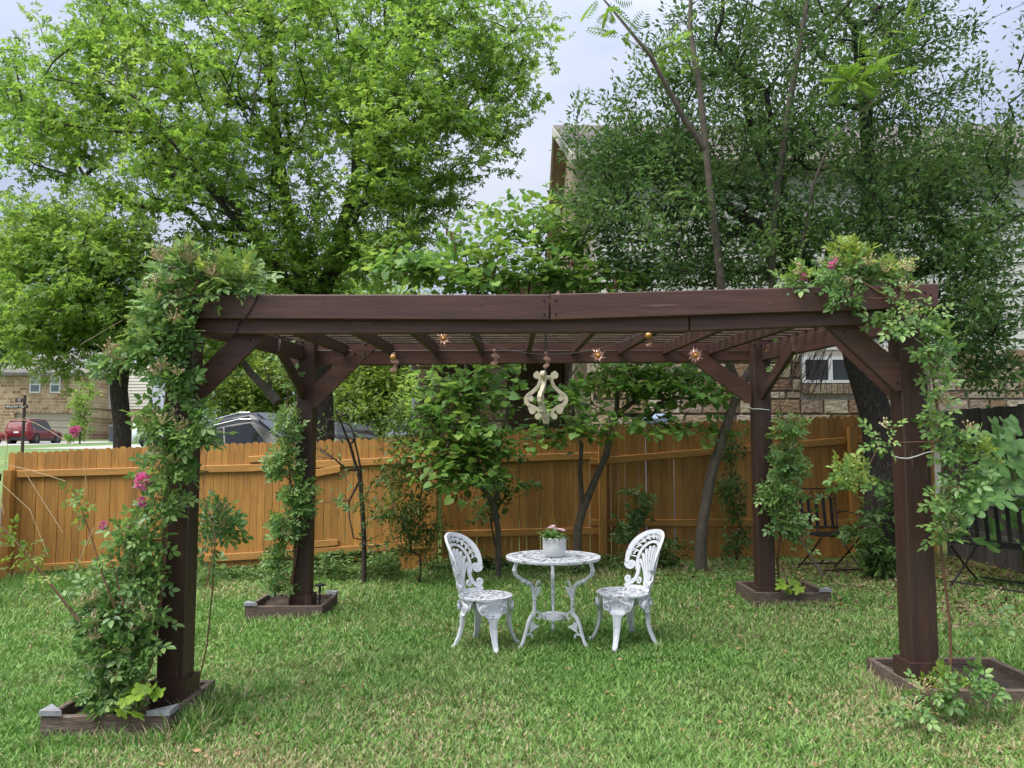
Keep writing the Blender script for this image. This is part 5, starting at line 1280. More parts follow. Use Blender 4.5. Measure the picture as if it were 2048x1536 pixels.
MB().tube([P(545, 795, 13.2), P(540, 765, 13.15), P(527, 728, 13.1)], [.03, .02, .006], 6).tube([P(548, 800, 13.2), P(534, 780, 13.1), P(524, 760, 13.1)], [.03, .015, .006], 6).build('twig', M_BARKS, lb)

# ------------------------------------------------------------------ evergreen oak on the right
YO = 9.35
ob = (xat(1757, YO), YO, gzf(xat(1757, YO), YO))
tree('evergreen_oak', 'dark small leafed evergreen oak leaning behind the near rose post', ob,
     [(-1, [B(1757, 1060, YO), B(1765, 950, YO), B(1752, 830, YO), B(1722, 730, YO), B(1700, 640, YO)]), (0, [B(1640, 560, YO), B(1560, 480, YO - .2), B(1480, 430, YO - .3), B(1400, 370, YO)]), (0, [B(1720, 520, YO), B(1740, 380, YO), B(1730, 220, YO), B(1710, 60, YO)]), (0, [B(1820, 560, YO), B(1930, 480, YO - .2), B(2020, 420, YO)]), (1, [B(1540, 380, YO), B(1500, 250, YO), B(1480, 120, YO)])],
     [(1330, 420, 9.0, 190, 130, 1.2, 140), (1250, 300, 9.4, 110, 60, .8, 84), (1350, 300, 9.3, 90, 60, .8, 50), (1190, 420, 9.2, 80, 90, .7, 50), (1350, 540, 9.0, 150, 60, .8, 64), (1450, 250, 9.2, 170, 140, 1.4, 130), (1420, 90, 9.4, 130, 120, 1, 60), (1640, 150, 9.4, 250, 170, 1.6, 220), (1700, 330, 9.0, 260, 130, 1.5, 190), (1850, 120, 9.4, 130, 140, 1.2, 70), (1900, 330, 9.2, 140, 110, 1.2, 90), (1960, 480, 8.8, 110, 110, 1.1, 90),
      (1600, 470, 9.0, 200, 90, 1.2, 130), (1780, 480, 8.9, 150, 90, 1, 90), (1960, 620, 8.7, 110, 90, .9, 90), (1900, 700, 8.9, 60, 40, .5, 20), (1980, 740, 8.7, 70, 35, .6, 26), (1500, 540, 8.9, 110, 50, .6, 34), (1640, 20, 9.4, 300, 70, 1.4, 90), (2010, 300, 9.0, 50, 100, .8, 26), (1800, 620, 8.9, 90, 60, .7, 34), (1240, 210, 9.4, 40, 40, .4, 8), (1300, 170, 9.3, 60, 80, .6, 22), (1160, 230, 9.4, 20, 60, .3, 6),
      (1500, -170, 9.2, 330, 120, 2.0, 60), (1800, -180, 8.8, 300, 130, 2.2, 70), (1650, -420, 9, 420, 150, 2.0, 70), (2150, 150, 8.6, 120, 260, 1.4, 60)],  # unseen boughs outside the view, added to shade the right fence and lawn
     L_OAK, M_BARKO, 'diamond', 38, .078, .42, .105, tip=.004, droop=.05, flat=.8, trunk_r=.175, grow_from=5, bias=.28, seg=.35, up=.5)
# dry twig hanging beside the window
dt = thing('dry_twigs', P(1640, 690, 9.0), 'bare hanging twigs in front of the stone wall window', 'branch')
m_ = MB()
for k in range(70):
    x0 = random.uniform(1585, 1665); y0 = random.uniform(672, 735); dx = random.uniform(-60, -10); dy = random.uniform(40, 105); Y_ = random.uniform(8.7, 9.3)
    m_.tube([P(x0, y0, Y_), P(x0 + dx * .4, y0 + dy * .55, Y_), P(x0 + dx, y0 + dy, Y_ + random.uniform(-.1, .1))], [.004, .003, .0015], 3, cap=False)
m_.tube([P(1730, 690, 9.1), P(1670, 676, 9), P(1600, 690, 9), P(1570, 710, 9)], [.012, .009, .006, .003], 5); m_.build('twigs', M_TWIG, dt)

# ------------------------------------------------------------------ two heart leafed redbuds and the mimosa
YC = 9.3
cb = (xat(997, YC), YC, gzf(xat(997, YC), YC))
PODS = leafmat('seed_pod', (.07, .045, .02), (.13, .085, .035), (.2, .15, .06), trans=.15, clump=3)
def pods(t, sk, ends, n):
    e = rng.choice(ends, n); p = np.array(sk.p)[e]; k = 14
    pos = np.repeat(p, k, 0) + rng.normal(0, .07, (n * k, 3)); leaves('seed_pods', pos, np.tile([0, 0, -1.], (n * k, 1)) + rng.normal(0, .25, (n * k, 3)), rng.normal(0, 1, (n * k, 3)), .09 + .05 * rng.random(n * k), 'lance', PODS, t)
t, sk, ends = tree('redbud_tree', 'slim redbud tree with low heart shaped leaves behind the white chair', cb,
     [(-1, [B(996, 1060, YC), B(988, 1010, YC)]), (0, [B(965, 975, YC), B(955, 920, YC), B(940, 850, YC), B(935, 780, YC)]), (0, [B(1000, 970, YC), B(998, 900, YC), B(1010, 840, YC), B(1030, 760, YC), B(1050, 650, YC), B(1060, 560, YC)]), (1, [B(930, 700, YC), B(930, 620, YC), B(940, 560, YC)])],
     [(900, 850, 9.0, 75, 45, .5, 26), (885, 920, 8.9, 70, 35, .5, 26), (930, 960, 8.8, 75, 28, .45, 18), (965, 890, 8.9, 60, 40, .5, 20), (900, 780, 9.1, 75, 40, .5, 20), (980, 800, 9.2, 60, 50, .5, 16), (1000, 740, 9.2, 60, 20, .4, 6),
      (880, 540, 9.2, 150, 30, .6, 36), (820, 525, 9.2, 100, 25, .5, 18), (960, 490, 9.2, 90, 70, .6, 26), (1000, 420, 9.3, 45, 25, .4, 5), (1090, 500, 9.2, 100, 80, .6, 36), (1080, 430, 9.3, 60, 50, .5, 10), (990, 560, 9.0, 130, 25, .5, 28)],
     L_BUD, M_BARKM, 'heart', 15, .092, .46, .13, tip=.0045, droop=.2, up=1.5, flat=.25, trunk_r=.034, grow_from=4, seg=.3, bias=.25)
pods(t, sk, ends, 34)
YD = 9.55
db = (xat(1152, YD), YD, gzf(xat(1152, YD), YD))
t, sk, ends = tree('redbud_tree', 'forked redbud tree rising just behind the flower pot', db,
     [(-1, [B(1155, 1060, YD), B(1165, 1020, YD)]), (0, [B(1160, 940, YD), B(1163, 890, YD), B(1150, 860, YD), B(1140, 760, YD), B(1150, 650, YD)]), (0, [B(1190, 960, YD), B(1212, 910, YD), B(1232, 830, YD), B(1240, 740, YD), B(1260, 640, YD)]), (2, [B(1290, 800, YD), B(1350, 730, YD)])],
     [(1080, 870, 9.1, 55, 22, .4, 8), (1170, 860, 9.0, 55, 25, .4, 9), (1110, 800, 9.3, 60, 50, .5, 8), (1250, 760, 9.4, 80, 45, .5, 22), (1330, 775, 9.4, 85, 50, .5, 30), (1410, 785, 9.3, 70, 50, .5, 24), (1190, 790, 9.4, 50, 50, .5, 10), (1290, 740, 9.4, 110, 15, .4, 12), (1200, 560, 9.2, 130, 30, .5, 24), (1290, 555, 9.2, 70, 20, .4, 8), (1150, 540, 9.2, 80, 50, .5, 12), (1380, 860, 9.2, 70, 25, .4, 8), (1300, 840, 9.4, 60, 30, .4, 6)],
     L_BUD, M_BARKM, 'heart', 17, .085, .42, .13, tip=.004, droop=.2, up=1.5, flat=.25, trunk_r=.05, grow_from=4, seg=.3, bias=.25)
pods(t, sk, ends, 14)
YE = 8.9
eb = (xat(1398, 9.5), 9.5, gzf(2.2, 9.5))
t, sk, ends = tree('mimosa_tree', 'slender leaning mimosa tree with pale stems and ferny tips', eb,
     [(-1, [B(1402, 1070, 9.4), B(1420, 960, 9.3), B(1450, 860, 9.2), B(1478, 775, 9.1)], .066, .05), (0, [B(1455, 720, 8.8), B(1448, 640, 8.5), B(1440, 540, 8.3), B(1425, 430, 8.2), B(1412, 300, 8.1)], .048, .034), (0, [B(1515, 720, 9), B(1545, 620, 8.8), B(1545, 480, 8.6), B(1560, 330, 8.5), B(1580, 200, 8.4), B(1600, 90, 8.3), B(1618, -20, 8.3)], .046, .028),
      (1, [B(1370, 240, 8), B(1300, 110, 7.9), B(1200, -10, 7.8)], .03, .012), (1, [B(1400, 180, 8.1), B(1380, 60, 8.1), B(1382, -30, 8.1)], .032, .018), (0, [B(1560, 700, 8.9), B(1600, 520, 8.4), B(1626, 370, 8.1), B(1662, 280, 8.0), B(1742, 204, 7.9)], .022, .008)],
     [(1375, 60, 8.1, 30, 40, .2, 3), (1370, 130, 8, 30, 20, .2, 2), (1220, 10, 7.8, 25, 15, .1, 2), (1240, 60, 7.8, 20, 20, .1, 2), (1700, 150, 7.9, 110, 30, .3, 9), (1780, 60, 7.9, 40, 20, .2, 3), (1740, 120, 7.8, 60, 20, .2, 4)],
     leafmat('fern_leaf', (.10, .22, .03), (.17, .32, .05), (.26, .42, .08), trans=.45, clump=2), M_BARKS, 'fern', 5, .26, .22, .06, tip=.005, droop=.35, flat=.4, trunk_r=.075, grow_from=12, seg=.3, sag=.1, e=2.1)
# ------------------------------------------------------------------ shrubs by the fence
sb = (xat(732, 9.2), 9.2, gzf(-1.7, 9.2))
tree('bare_shrub', 'nearly bare shrub with thin arching stems before the sunlit fence', sb,
     [(-1, [B(728, 1080, 9.2), B(725, 1020, 9.2)]), (0, [B(720, 960, 9.2), B(700, 890, 9.1), B(672, 820, 9)]), (0, [B(722, 940, 9.2), B(705, 860, 9.2), B(690, 800, 9.2)])],
     [(700, 830, 9, 70, 50, .4, 22), (660, 900, 9, 45, 60, .4, 14), (740, 860, 9.2, 40, 60, .3, 10), (700, 980, 9.1, 60, 50, .4, 10), (745, 1090, 9, 50, 25, .3, 10)],
     L_WEED, M_TWIG, 'oval', 3, .05, .16, .06, tip=.0035, trunk_r=.028, grow_from=3, seg=.25, cat='shrub', bias=.15)
def bush(label, px, py, Y, blobs, mat, kind, nleaf, size, ln=.25, spread=.06, name='shrub', tip=.0025, stems=3, tr=.012, flat=.8, up=.6, bark=None):
    b = (P(px, py, Y).x, Y, gzf(P(px, py, Y).x, Y)); ch = []
    for k in range(stems): ch.append((-1, [tuple(np.array(b) + np.array([rng.normal(0, .05), rng.normal(0, .04), .12])), tuple(np.array(b) + np.array([rng.normal(0, .1), rng.normal(0, .05), .3]))]))
    return tree(name, label, b, ch, blobs, mat, bark or M_TWIG, kind, nleaf, size, ln, spread, tip=tip, trunk_r=tr, grow_from=1, seg=.2, cat='shrub', bias=.2, flat=flat, up=up)
bush('tall narrow leafed evergreen shrub left of the white chairs', 838, 1140, 9.1,
     [(830, 1060, 9.1, 55, 60, .3, 34), (800, 1010, 9.0, 50, 50, .3, 24), (780, 960, 9.1, 45, 30, .25, 12), (820, 950, 9.1, 50, 60, .3, 26), (800, 870, 9.1, 45, 60, .3, 24), (840, 830, 9.1, 50, 50, .3, 22), (870, 1080, 9.2, 40, 40, .3, 12), (760, 1030, 9, 25, 15, .2, 5), (730, 1000, 9, 25, 12, .2, 4)],
     L_NAND, 'lance', 26, .075, .25, .06)
bush('dark ivy like shrub climbing the fence beside the far post', 1470, 1140, 10.1,
     [(1470, 1000, 10.1, 25, 70, .15, 16), (1465, 900, 10.1, 22, 50, .15, 9), (1480, 1080, 10.1, 35, 40, .2, 10), (1450, 985, 10, 30, 20, .15, 5)], L_OAK, 'diamond', 30, .07, .2, .06)
bush('dark leafy shrub clinging to the fence behind the redbud trunk', 1000, 1110, 10.1,
     [(1005, 900, 10.1, 40, 35, .15, 9), (1000, 980, 10.1, 35, 25, .15, 8), (975, 1010, 10.1, 25, 50, .15, 8), (1040, 975, 10.1, 35, 12, .15, 4)], L_OAK, 'oval', 24, .07, .2, .06)
bush('small leafy sapling low against the brown fence', 1268, 1120, 10.1, [(1268, 1005, 10.1, 35, 30, .15, 8), (1275, 1050, 10.1, 45, 20, .2, 5), (1250, 1060, 10, 15, 40, .15, 4)], L_WEED, 'maple', 14, .09, .2, .06)
bush('low green shrub between the white chair and the leaning trunk', 1345, 1125, 9.8, [(1330, 1100, 9.8, 45, 30, .25, 12), (1290, 1110, 9.7, 40, 25, .2, 8)], L_NAND, 'oval', 22, .06, .2, .06)
bush('young maple sapling beside the black folding chair', 1745, 1130, 8.9, [(1760, 1000, 8.9, 35, 50, .2, 9), (1720, 1060, 8.8, 45, 20, .2, 8), (1745, 1100, 8.7, 45, 30, .2, 9), (1620, 1010, 8.9, 15, 10, .1, 1)], L_WEED, 'maple', 8, .10, .22, .07)
bush('grassy dark plant at the foot of the oak trunk', 1765, 1150, 8.8, [(1765, 1125, 8.7, 40, 18, .2, 10)], L_OAK, 'lance', 26, .16, .15, .05)
# ground cover
def carpet(name, label, rects, n, kind, size, mat):
    pts = []
    for (px0, px1, py0, py1, k, hgt) in rects:
        for _ in range(k):
            g = G(random.uniform(px0, px1), random.uniform(py0, py1)); pts.append((g.x, min(g.y, 9.85), gzf(g.x, min(g.y, 9.85)) + random.random() ** .7 * hgt * (.45 + .9 * float(vnoise(g.x, g.y, 2.3, 8)))))
    pts = np.array(pts); k = len(pts)
    o = leaves(name, pts, rng.normal(0, 1, (k, 3)) * np.array([1, 1, .3]), rng.normal(0, .4, (k, 3)) + np.array([0, 0, 1]), size * (.6 + .7 * rng.random(k)), kind, mat); tag(o, label, 'ground cover', kind='stuff')
carpet('ground_cover', 'low leafy weeds along the foot of the fence', [(640, 800, 1130, 1165, 2600, .28), (400, 640, 1135, 1165, 1800, .16), (100, 420, 1150, 1180, 1500, .16), (0, 330, 1160, 1200, 900, .10), (850, 1200, 1128, 1150, 1200, .16), (1150, 1340, 1122, 1140, 600, .14), (900, 1010, 1128, 1140, 500, .25), (1430, 1500, 1120, 1170, 200, .08)], 0, 'oval', .055, L_WEED)
carpet('leaf_litter', 'brown leaf litter under the evergreen oak', [(1250, 1700, 1120, 1180, 1300, .03), (1560, 2040, 1110, 1230, 2600, .03), (1880, 2048, 1130, 1260, 900, .03)], 0, 'oval', .045, leafmat('litter_leaf', (.10, .06, .035), (.17, .11, .065), (.28, .20, .12), trans=.1, clump=3))

# ------------------------------------------------------------------ fig with big lobed leaves, each its own part
fg = thing('fig_shrub', (5.1, 7.9, gzf(5.1, 7.9)), 'fig shrub with big lobed leaves before the dark grey fence', 'shrub')
def lobed(lobes):
    pts = []
    for ang, ln, wd in lobes:
        a = math.radians(ang); d = (math.sin(a), math.cos(a)); s_ = (d[1], -d[0])
        for f, g in ((.32, -.45), (.62, -1), (.9, -.62), (1.0, 0), (.9, .62), (.62, 1), (.32, .45)): pts.append((d[0] * ln * f + s_[0] * wd * g, d[1] * ln * f + s_[1] * wd * g))
    return pts
figm = []
for v in range(3):
    pts = lobed([(-100, .55, .19), (-48, .85, .2), (0, 1.0, .22), (48, .85, .2), (100, .55, .19)]) if v < 2 else lobed([(-62, .7, .3), (0, .95, .34), (62, .7, .3)])
    n = len(pts); vs = [(0, 0, 0)] + [(x, y, .10 * abs(x) - .16 * y * y) for x, y in pts]
    figm.append(MB().add(vs, [(0, (k + 1) % n + 1, k + 1) for k in range(n)]).mesh('fig_leaf', L_FIG))
def bigleaf(par, me, p, yaw, pit, roll, s):
    o = link('leaf', me, par); org = ORG[par.name]; o.location = Vector(p) - org; o.rotation_euler = (pit, roll, yaw); o.scale = (s, s, s); return o
stem_b = [(5.1, 7.9), (4.95, 8.05), (5.3, 7.8)]
for k in range(52):
    px = random.uniform(1935, 2075); py = random.uniform(830, 1085)
    if px < 1965 and py > 1060: continue
    if py < 900 and px < 1975 : px += 45
    Y_ = random.uniform(7.5, 8.4); p = P(px, py, Y_)
    bigleaf(fg, random.choice(figm), p, R(random.uniform(120, 240)), R(random.uniform(-72, -30)), R(random.uniform(-25, 25)), random.uniform(.15, .25))
for k in range(5):
    p = P(random.uniform(1965, 2060), random.uniform(840, 950), random.uniform(7.7, 8.2)); m0 = (Vector((5.1, 7.9, .1)) + p) / 2 + Vector((random.uniform(-.1, .1), 0, .1))
    MB().tube([(5.1 + random.uniform(-.1, .1), 7.95, 0), m0, p], [.02, .015, .008], 6).build('stem', M_CANE, fg, smooth=True)

# ------------------------------------------------------------------ climbing roses
def bud_clusters(par, pts):
    b = MB()
    for p in pts:
        p = Vector(p)
        for k in range(12):
            d = Vector((random.gauss(0, .5), random.gauss(0, .5), random.uniform(.1, 1))).normalized(); q = p + d * random.uniform(.03, .07)
            b.tube([p, q], .0012, 3, cap=False); r = random.uniform(.0045, .0075)
            b.add([q + Vector((r, 0, 0)), q + Vector((0, r, 0)), q - Vector((r, 0, 0)), q - Vector((0, r, 0)), q + d * r * 1.8, q - d * r], [(0, 1, 4), (1, 2, 4), (2, 3, 4), (3, 0, 4), (1, 0, 5), (2, 1, 5), (3, 2, 5), (0, 3, 5)])
    o = b.build('bud_clusters', leafmat('rose_bud', (.34, .24, .12), (.50, .39, .22), (.60, .46, .32), trans=.1, clump=30), par); o['kind'] = 'stuff'
M_ROSEP = leafmat('rose_petal', (.55, .08, .25), (.68, .16, .38), (.78, .34, .54), trans=.3, clump=18)
def bloom(par, p, r):
    f = MB(); p = Vector(p)
    for k in range(46):
        t = k / 45; a = k * 2.4; d = Vector((math.cos(a) * math.sqrt(t), -.75 + .55 * t, math.sin(a) * math.sqrt(t))).normalized(); s_ = d.cross(Vector((0, 0, 1)) if abs(d.z) < .9 else Vector((1, 0, 0))).normalized(); u = s_.cross(d)
        c = p + d * r * (.3 + .2 * random.random()); L_ = r * random.uniform(.45, .7); w_ = L_ * .42; sp = (d * .75 + s_ * random.uniform(-.6, .6) + u * random.uniform(-.6, .6)).normalized(); cr_ = sp.cross(u).normalized()
        f.add([c, c + sp * L_ * .6 + cr_ * w_, c + sp * L_, c + sp * L_ * .6 - cr_ * w_], [(0, 1, 2), (0, 2, 3)])
    f.build('bloom', M_ROSEP, par)
def rose(label, base, chains, blobs, nleaf, size, young=(), buds=0, blooms=(), tr=.012):
    global SHR
    SHR = .66
    t = thing('climbing_rose', base, label, 'rose', 'climbing roses on the pergola posts')
    sk = Skel(); sk.chain([base])
    for pts in chains: sk.chain(pts, 0)
    E = sk.grow(blob_points(blobs), .15, .16, .1, start=1)
    r = sk.radii(.0016, 2.6); r = r * (1 + (tr / r[0] - 1) * np.clip(r / r[0], 0, 1) ** .5); sk.mesh('canes', r, M_CANEB, t, 6, .003)
    p = np.array(sk.p); Ev = p[E]; Dv = Ev - p[np.array(sk.par)[E]]
    pos, ax, nr, sz = spray(Ev, Dv, nleaf, .07, .022, size, .2, .25, .95, .6); nr = unit(nr + np.array([-.25, -.75, .35]))
    leaves('leaves', pos, ax, nr, sz, 'rose', L_ROSE, t)
    if young:
        Yp = blob_points(young); k = len(Yp); pos, ax, nr, sz = spray(Yp, np.tile([.1, -.1, 1.], (k, 1)) + rng.normal(0, .4, (k, 3)), 4, .07, .022, size * .8, .0, .3, .9, .5)
        leaves('young_leaves', pos, ax, unit(nr + np.array([0, -.6, .4])), sz, 'rose', L_ROSEY, t)
    if buds: bud_clusters(t, [Ev[i] + np.array([0, -.07, .03]) for i in rng.choice(len(Ev), buds, replace=False)])
    for px, py, Y, r_ in blooms: bloom(t, P(px, py, Y), r_)
    SHR = 1.0
    return t
q = lambda *a: [B(*x) for x in a]
rose('leafiest climbing rose with magenta blooms wrapping the near post', (-2.12, 4.5, gzf(-2.12, 4.5) + .06),
     [q((300, 1330, 4.55), (320, 1200, 4.55), (330, 1080, 4.5), (335, 950, 4.5), (330, 820, 4.5), (345, 700, 4.5), (365, 610, 4.5), (400, 560, 4.5)), q((230, 1350, 4.5), (220, 1270, 4.5), (240, 1200, 4.5)), q((372, 1405, 4.82), (398, 1360, 4.88), (414, 1290, 4.9), (425, 1180, 4.9), (430, 1080, 4.9))],
     [(355, 535, 4.5, 65, 35, .15, 34), (440, 565, 4.52, 85, 26, .12, 34), (330, 610, 4.45, 65, 50, .13, 36), (310, 690, 4.45, 62, 50, .13, 38), (230, 725, 4.5, 50, 22, .1, 12), (340, 760, 4.42, 50, 55, .12, 30), (325, 850, 4.42, 50, 55, .12, 30), (385, 865, 4.4, 60, 40, .1, 30), (335, 935, 4.42, 50, 50, .12, 28), (325, 1010, 4.42, 38, 40, .1, 20), (285, 1075, 4.45, 65, 45, .14, 30), (290, 1160, 4.45, 40, 50, .12, 20), (250, 1140, 4.55, 60, 50, .16, 12), (240, 1240, 4.45, 110, 60, .22, 80), (232, 1310, 4.4, 100, 62, .22, 74), (222, 1382, 4.4, 85, 36, .18, 36), (195, 1210, 4.5, 65, 35, .2, 18), (430, 1045, 4.9, 45, 55, .12, 30), (420, 1140, 4.95, 30, 50, .1, 8), (480, 545, 4.55, 60, 25, .1, 12), (350, 660, 4.42, 45, 45, .1, 26)],
     4, .112, young=[(440, 545, 4.5, 90, 18, .1, 14), (290, 650, 4.45, 40, 50, .1, 6), (220, 1320, 4.4, 60, 30, .1, 5), (350, 510, 4.5, 50, 20, .1, 8)], buds=95, blooms=[(287, 962, 4.32, .06), (284, 1003, 4.33, .035), (207, 1050, 4.4, .03)], tr=.018)
rose('narrow climbing rose on the far post before the dark cars', (P(575, 1195, 7.35).x, 7.35, gzf(-2, 7.35) + .06),
     [q((590, 1120, 7.36), (600, 1030, 7.34), (580, 960, 7.34), (572, 860, 7.36), (578, 760, 7.36), (565, 690, 7.3))],
     [(560, 690, 7.2, 22, 25, .1, 8), (578, 760, 7.34, 10, 45, .06, 9), (572, 850, 7.32, 28, 48, .12, 40), (568, 925, 7.3, 40, 45, .14, 50), (595, 985, 7.28, 40, 40, .12, 44), (602, 1020, 7.28, 22, 40, .1, 20), (572, 1055, 7.3, 40, 40, .14, 36), (560, 1115, 7.32, 34, 45, .14, 28), (558, 1170, 7.34, 38, 25, .15, 20), (670, 1010, 7.3, 25, 10, .08, 3)],
     4, .105, young=[(560, 1060, 7.3, 25, 60, .1, 6)], buds=6)
rose('climbing rose hanging round the far post before the black folding chair', (P(1560, 1185, 7.5).x, 7.5, gzf(2.4, 7.5) + .06),
     [q((1555, 1120, 7.45), (1565, 1030, 7.35), (1570, 930, 7.35), (1562, 830, 7.38), (1556, 740, 7.4), (1570, 680, 7.3))],
     [(1575, 855, 7.3, 36, 42, .12, 32), (1572, 925, 7.28, 44, 45, .14, 44), (1562, 990, 7.25, 54, 40, .15, 50), (1578, 1040, 7.25, 50, 36, .15, 40), (1570, 678, 7.2, 40, 14, .1, 8), (1556, 720, 7.3, 14, 30, .08, 6), (1605, 940, 7.25, 15, 30, .08, 4), (1600, 1085, 7.25, 25, 25, .1, 4)],
     4, .108, buds=5)
rose('climbing rose with pink flowers capping the near beam end', (2.46, 4.6, gzf(2.46, 4.6) + .06),
     [q((1900, 1250, 4.6), (1880, 1080, 4.55), (1885, 930, 4.5), (1872, 800, 4.5), (1855, 690, 4.48), (1800, 610, 4.47), (1720, 560, 4.5), (1640, 555, 4.52)), q((1890, 1330, 4.5), (1930, 1290, 4.5)), q((1880, 1370, 4.35), (1840, 1380, 4.3))],
     [(1600, 562, 4.55, 40, 10, .1, 9), (1690, 548, 4.56, 80, 24, .15, 34), (1780, 560, 4.56, 75, 14, .12, 18), (1690, 590, 4.46, 50, 12, .05, 9), (1800, 600, 4.45, 30, 22, .06, 5), (1790, 640, 4.44, 40, 18, .06, 8), (1855, 640, 4.45, 36, 24, .08, 9), (1872, 700, 4.45, 30, 32, .08, 10), (1878, 765, 4.45, 20, 40, .08, 7), (1875, 835, 4.45, 20, 35, .08, 8), (1910, 885, 4.42, 42, 30, .1, 12), (1925, 945, 4.4, 38, 34, .1, 12), (1900, 995, 4.42, 36, 30, .1, 12), (1890, 1060, 4.45, 25, 34, .08, 10), (1710, 955, 4.42, 36, 26, .08, 8), (1762, 870, 4.46, 14, 26, .06, 4), (1860, 1382, 4.24, 60, 16, .08, 10), (1940, 1370, 4.24, 50, 18, .08, 9), (1970, 1240, 4.6, 60, 60, .2, 9), (1800, 1415, 4.15, 30, 18, .1, 4)],
     4, .108, young=[(1700, 515, 4.55, 70, 25, .12, 26), (1770, 540, 4.55, 70, 14, .1, 14), (1600, 555, 4.55, 40, 12, .1, 6), (1700, 960, 4.42, 38, 26, .08, 8), (1950, 900, 4.42, 25, 40, .08, 7), (1880, 1375, 4.25, 70, 20, .08, 10)], buds=26, blooms=[(1663, 530, 4.48, .03), (1605, 554, 4.48, .028), (1670, 522, 4.5, .02)], tr=.009)
# loose canes and dry stalks at the left
lc_ = thing('rose_canes', (P(160, 1230, 4.3).x, 4.3, 0), 'long bare rose canes arching out over the lawn', 'canes')
for pts, r0 in (([(165, 1250), (110, 1180), (55, 1110), (15, 1065), (-30, 1020)], .008), ([(235, 1230), (205, 1150), (185, 1080), (160, 1010), (140, 970)], .006), ([(250, 1220), (232, 1150), (215, 1100)], .004), ([(410, 1180), (432, 1080), (405, 980), (415, 900)], .004)):
    MB().tube([P(*a, 4.35) for a in pts], [r0 * (1 - .7 * i / (len(pts) - 1)) for i in range(len(pts))], 6).build('cane', M_CANEB, lc_)
pp = blob_points([(60, 1110, 4.35, 50, 40, .1, 16), (20, 1080, 4.35, 25, 30, .1, 8), (150, 1010, 4.35, 25, 50, .1, 14), (190, 1120, 4.4, 30, 50, .1, 10), (100, 1160, 4.35, 40, 30, .1, 8)])
leaves('leaves', pp, rng.normal(0, 1, pp.shape), rng.normal(0, .5, pp.shape) + np.array([0, -.6, .5]), .07 + .03 * rng.random(len(pp)), 'rose', L_ROSEY, lc_)
ds = thing('dry_stalks', (P(20, 1000, 3.9).x, 3.9, 0), 'thin pale dry stalks crossing in front of the sunlit fence', 'stalks')
for pts in ([(-10, 842), (40, 838), (70, 846), (100, 862), (138, 886)], [(-10, 925), (60, 940), (130, 962)], [(0, 845), (30, 826), (50, 812), (75, 790), (110, 745)], [(-5, 960), (60, 1020), (95, 1110)], [(0, 985), (8, 1030)], [(50, 945), (75, 985), (110, 1040), (125, 1065)], [(170, 930), (172, 990)], [(188, 1055), (150, 1140)], [(40, 845), (65, 820), (95, 780)], [(245, 640), (160, 690)], [(0, 820), (15, 890), (10, 930)]):
    MB().tube([P(*a, 3.9) for a in pts], .0016, 4).build('stalk', M_STRAW, ds)
# lime maple seedlings, each leaf its own part
def seedling(label, spots, Y, base, s):
    t = thing('maple_seedling', base, label, 'seedling'); pts = lobed([(-100, .55, .22), (-48, .85, .24), (0, 1.0, .26), (48, .85, .24), (100, .55, .22)]); n = len(pts)
    me = MB().add([(0, 0, 0)] + [(x, y, .06 * abs(x) - .12 * y * y) for x, y in pts], [(0, (k + 1) % n + 1, k + 1) for k in range(n)]).mesh('seedling_leaf', L_LIME)
    for px, py in spots:
        p = P(px, py, Y + random.uniform(-.05, .05)); bigleaf(t, me, p, R(random.uniform(90, 270)), R(random.uniform(-45, -15)), R(random.uniform(-15, 15)), s * random.uniform(.8, 1.2))
        MB().tube([base, (Vector(base) + p) / 2 + Vector((0, 0, .03)), p], .002, 4).build('stalk', M_CANE, t)
seedling('bright lime maple seedling in the planter below the leafiest rose', [(262, 1380), (285, 1372), (310, 1372), (250, 1400), (275, 1390), (300, 1385), (320, 1380), (240, 1420), (265, 1425)], 4.25, (P(275, 1430, 4.35).x, 4.35, gzf(-2, 4.35) + .06), .066)
seedling('bright lime maple seedling in the planter near the black chair', [(1570, 1170), (1585, 1162), (1600, 1175), (1580, 1180), (1560, 1160)], 7.35, (P(1582, 1185, 7.4).x, 7.4, gzf(2.5, 7.4) + .06), .095)

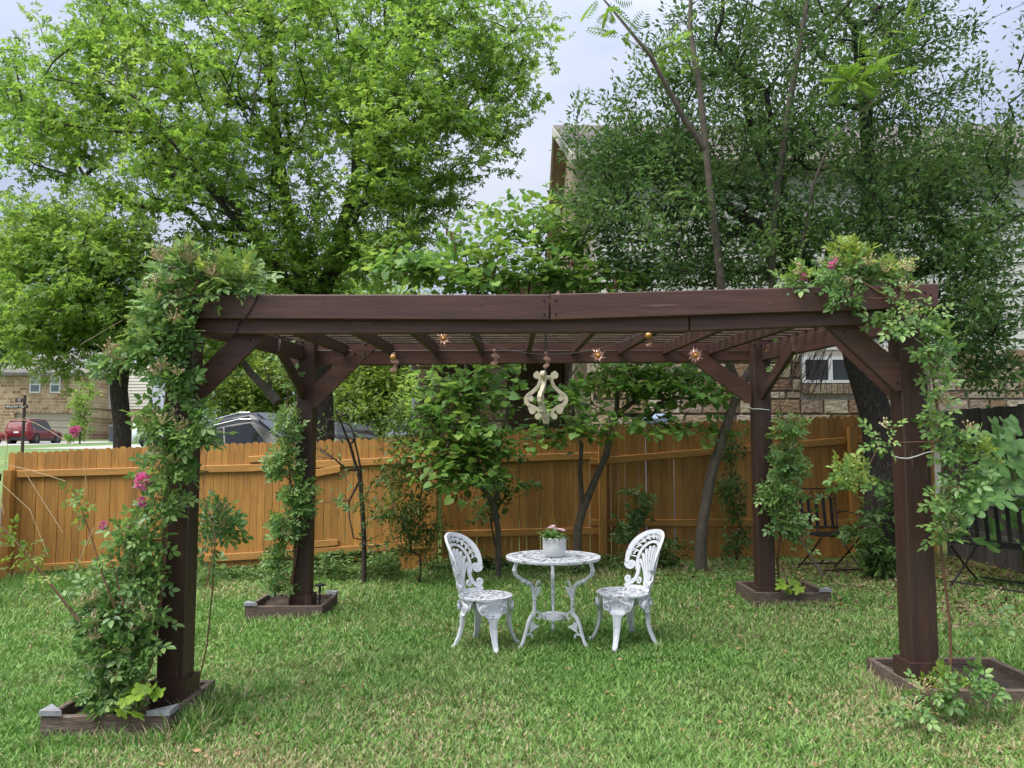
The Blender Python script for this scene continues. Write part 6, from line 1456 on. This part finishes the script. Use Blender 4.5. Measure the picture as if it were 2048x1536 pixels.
# ------------------------------------------------------------------ far trees beyond the street
def far_tree(label, px, Y, blobs, mat, size, trunk=.2):
    b = (P(px, 880, Y).x, Y, gzf(P(px, 880, Y).x, Y)); 
    tree('background_tree', label, b, [(-1, [tuple(np.array(b) + np.array([0, 0, 1.2])), tuple(np.array(b) + np.array([.1, 0, 2.6]))])], blobs, mat, M_BARK, 'diamond', 60, size, 1.1, .35, tip=.02, trunk_r=trunk, grow_from=2, seg=.9, droop=.1, flat=.7)
far_tree('pale green tree glowing behind the parked cars', 760, 30, [(740, 740, 30, 80, 60, 2, 60), (790, 690, 30, 70, 60, 2, 40), (700, 810, 29, 80, 50, 1.5, 60), (800, 800, 29, 60, 60, 1.5, 50)], L_FAR, .26)
far_tree('green tree behind the large dark car roof', 470, 32, [(470, 770, 32, 80, 50, 2, 60), (560, 740, 32, 80, 60, 2, 60), (430, 720, 33, 70, 50, 2, 36), (640, 740, 33, 70, 70, 2, 46), (520, 820, 32, 140, 40, 1.5, 60), (600, 850, 32, 150, 40, 1.5, 50)], L_FAR, .26)
far_tree('hazy tree at the picture edge beside the far house roof', -20, 60, [(10, 620, 60, 50, 90, 3, 60), (20, 710, 60, 40, 40, 2, 26), (-40, 660, 62, 60, 90, 3, 36)], L_MAPLED, .4)
far_tree('leafy tree glimpsed between the redbud and the maple', 830, 26, [(840, 600, 26, 70, 60, 1.5, 22), (850, 800, 24, 40, 70, 1.2, 28)], L_MAPLED, .2)
far_tree('tall tree closing the view behind the maple trunk', 620, 46, [(600, 640, 46, 200, 110, 4, 110), (420, 600, 47, 160, 110, 4, 70), (700, 560, 46, 120, 90, 3, 50)], L_MAPLED, .36)
YH = 55
hb_ = (P(160, 878, YH).x, YH, gzf(P(160, 878, YH).x, YH))
tree('garden_shrub', 'tall loose shrub with pink blooms on the far lawn', hb_, [(-1, [tuple(np.array(hb_) + np.array([0, 0, .6]))])], [(160, 800, YH, 22, 40, .8, 22), (165, 850, YH, 25, 25, .8, 20), (175, 780, YH, 20, 30, .6, 10), (140, 872, YH, 12, 8, .4, 5)], L_MAPLED, M_TWIG, 'diamond', 40, .22, .6, .22, tip=.015, grow_from=1, cat='shrub')
hp = bpy.data.objects['garden_shrub']; 
for k in range(7): bloom(hp, P(random.uniform(136, 160), random.uniform(858, 870), YH - .9), random.uniform(.22, .32))
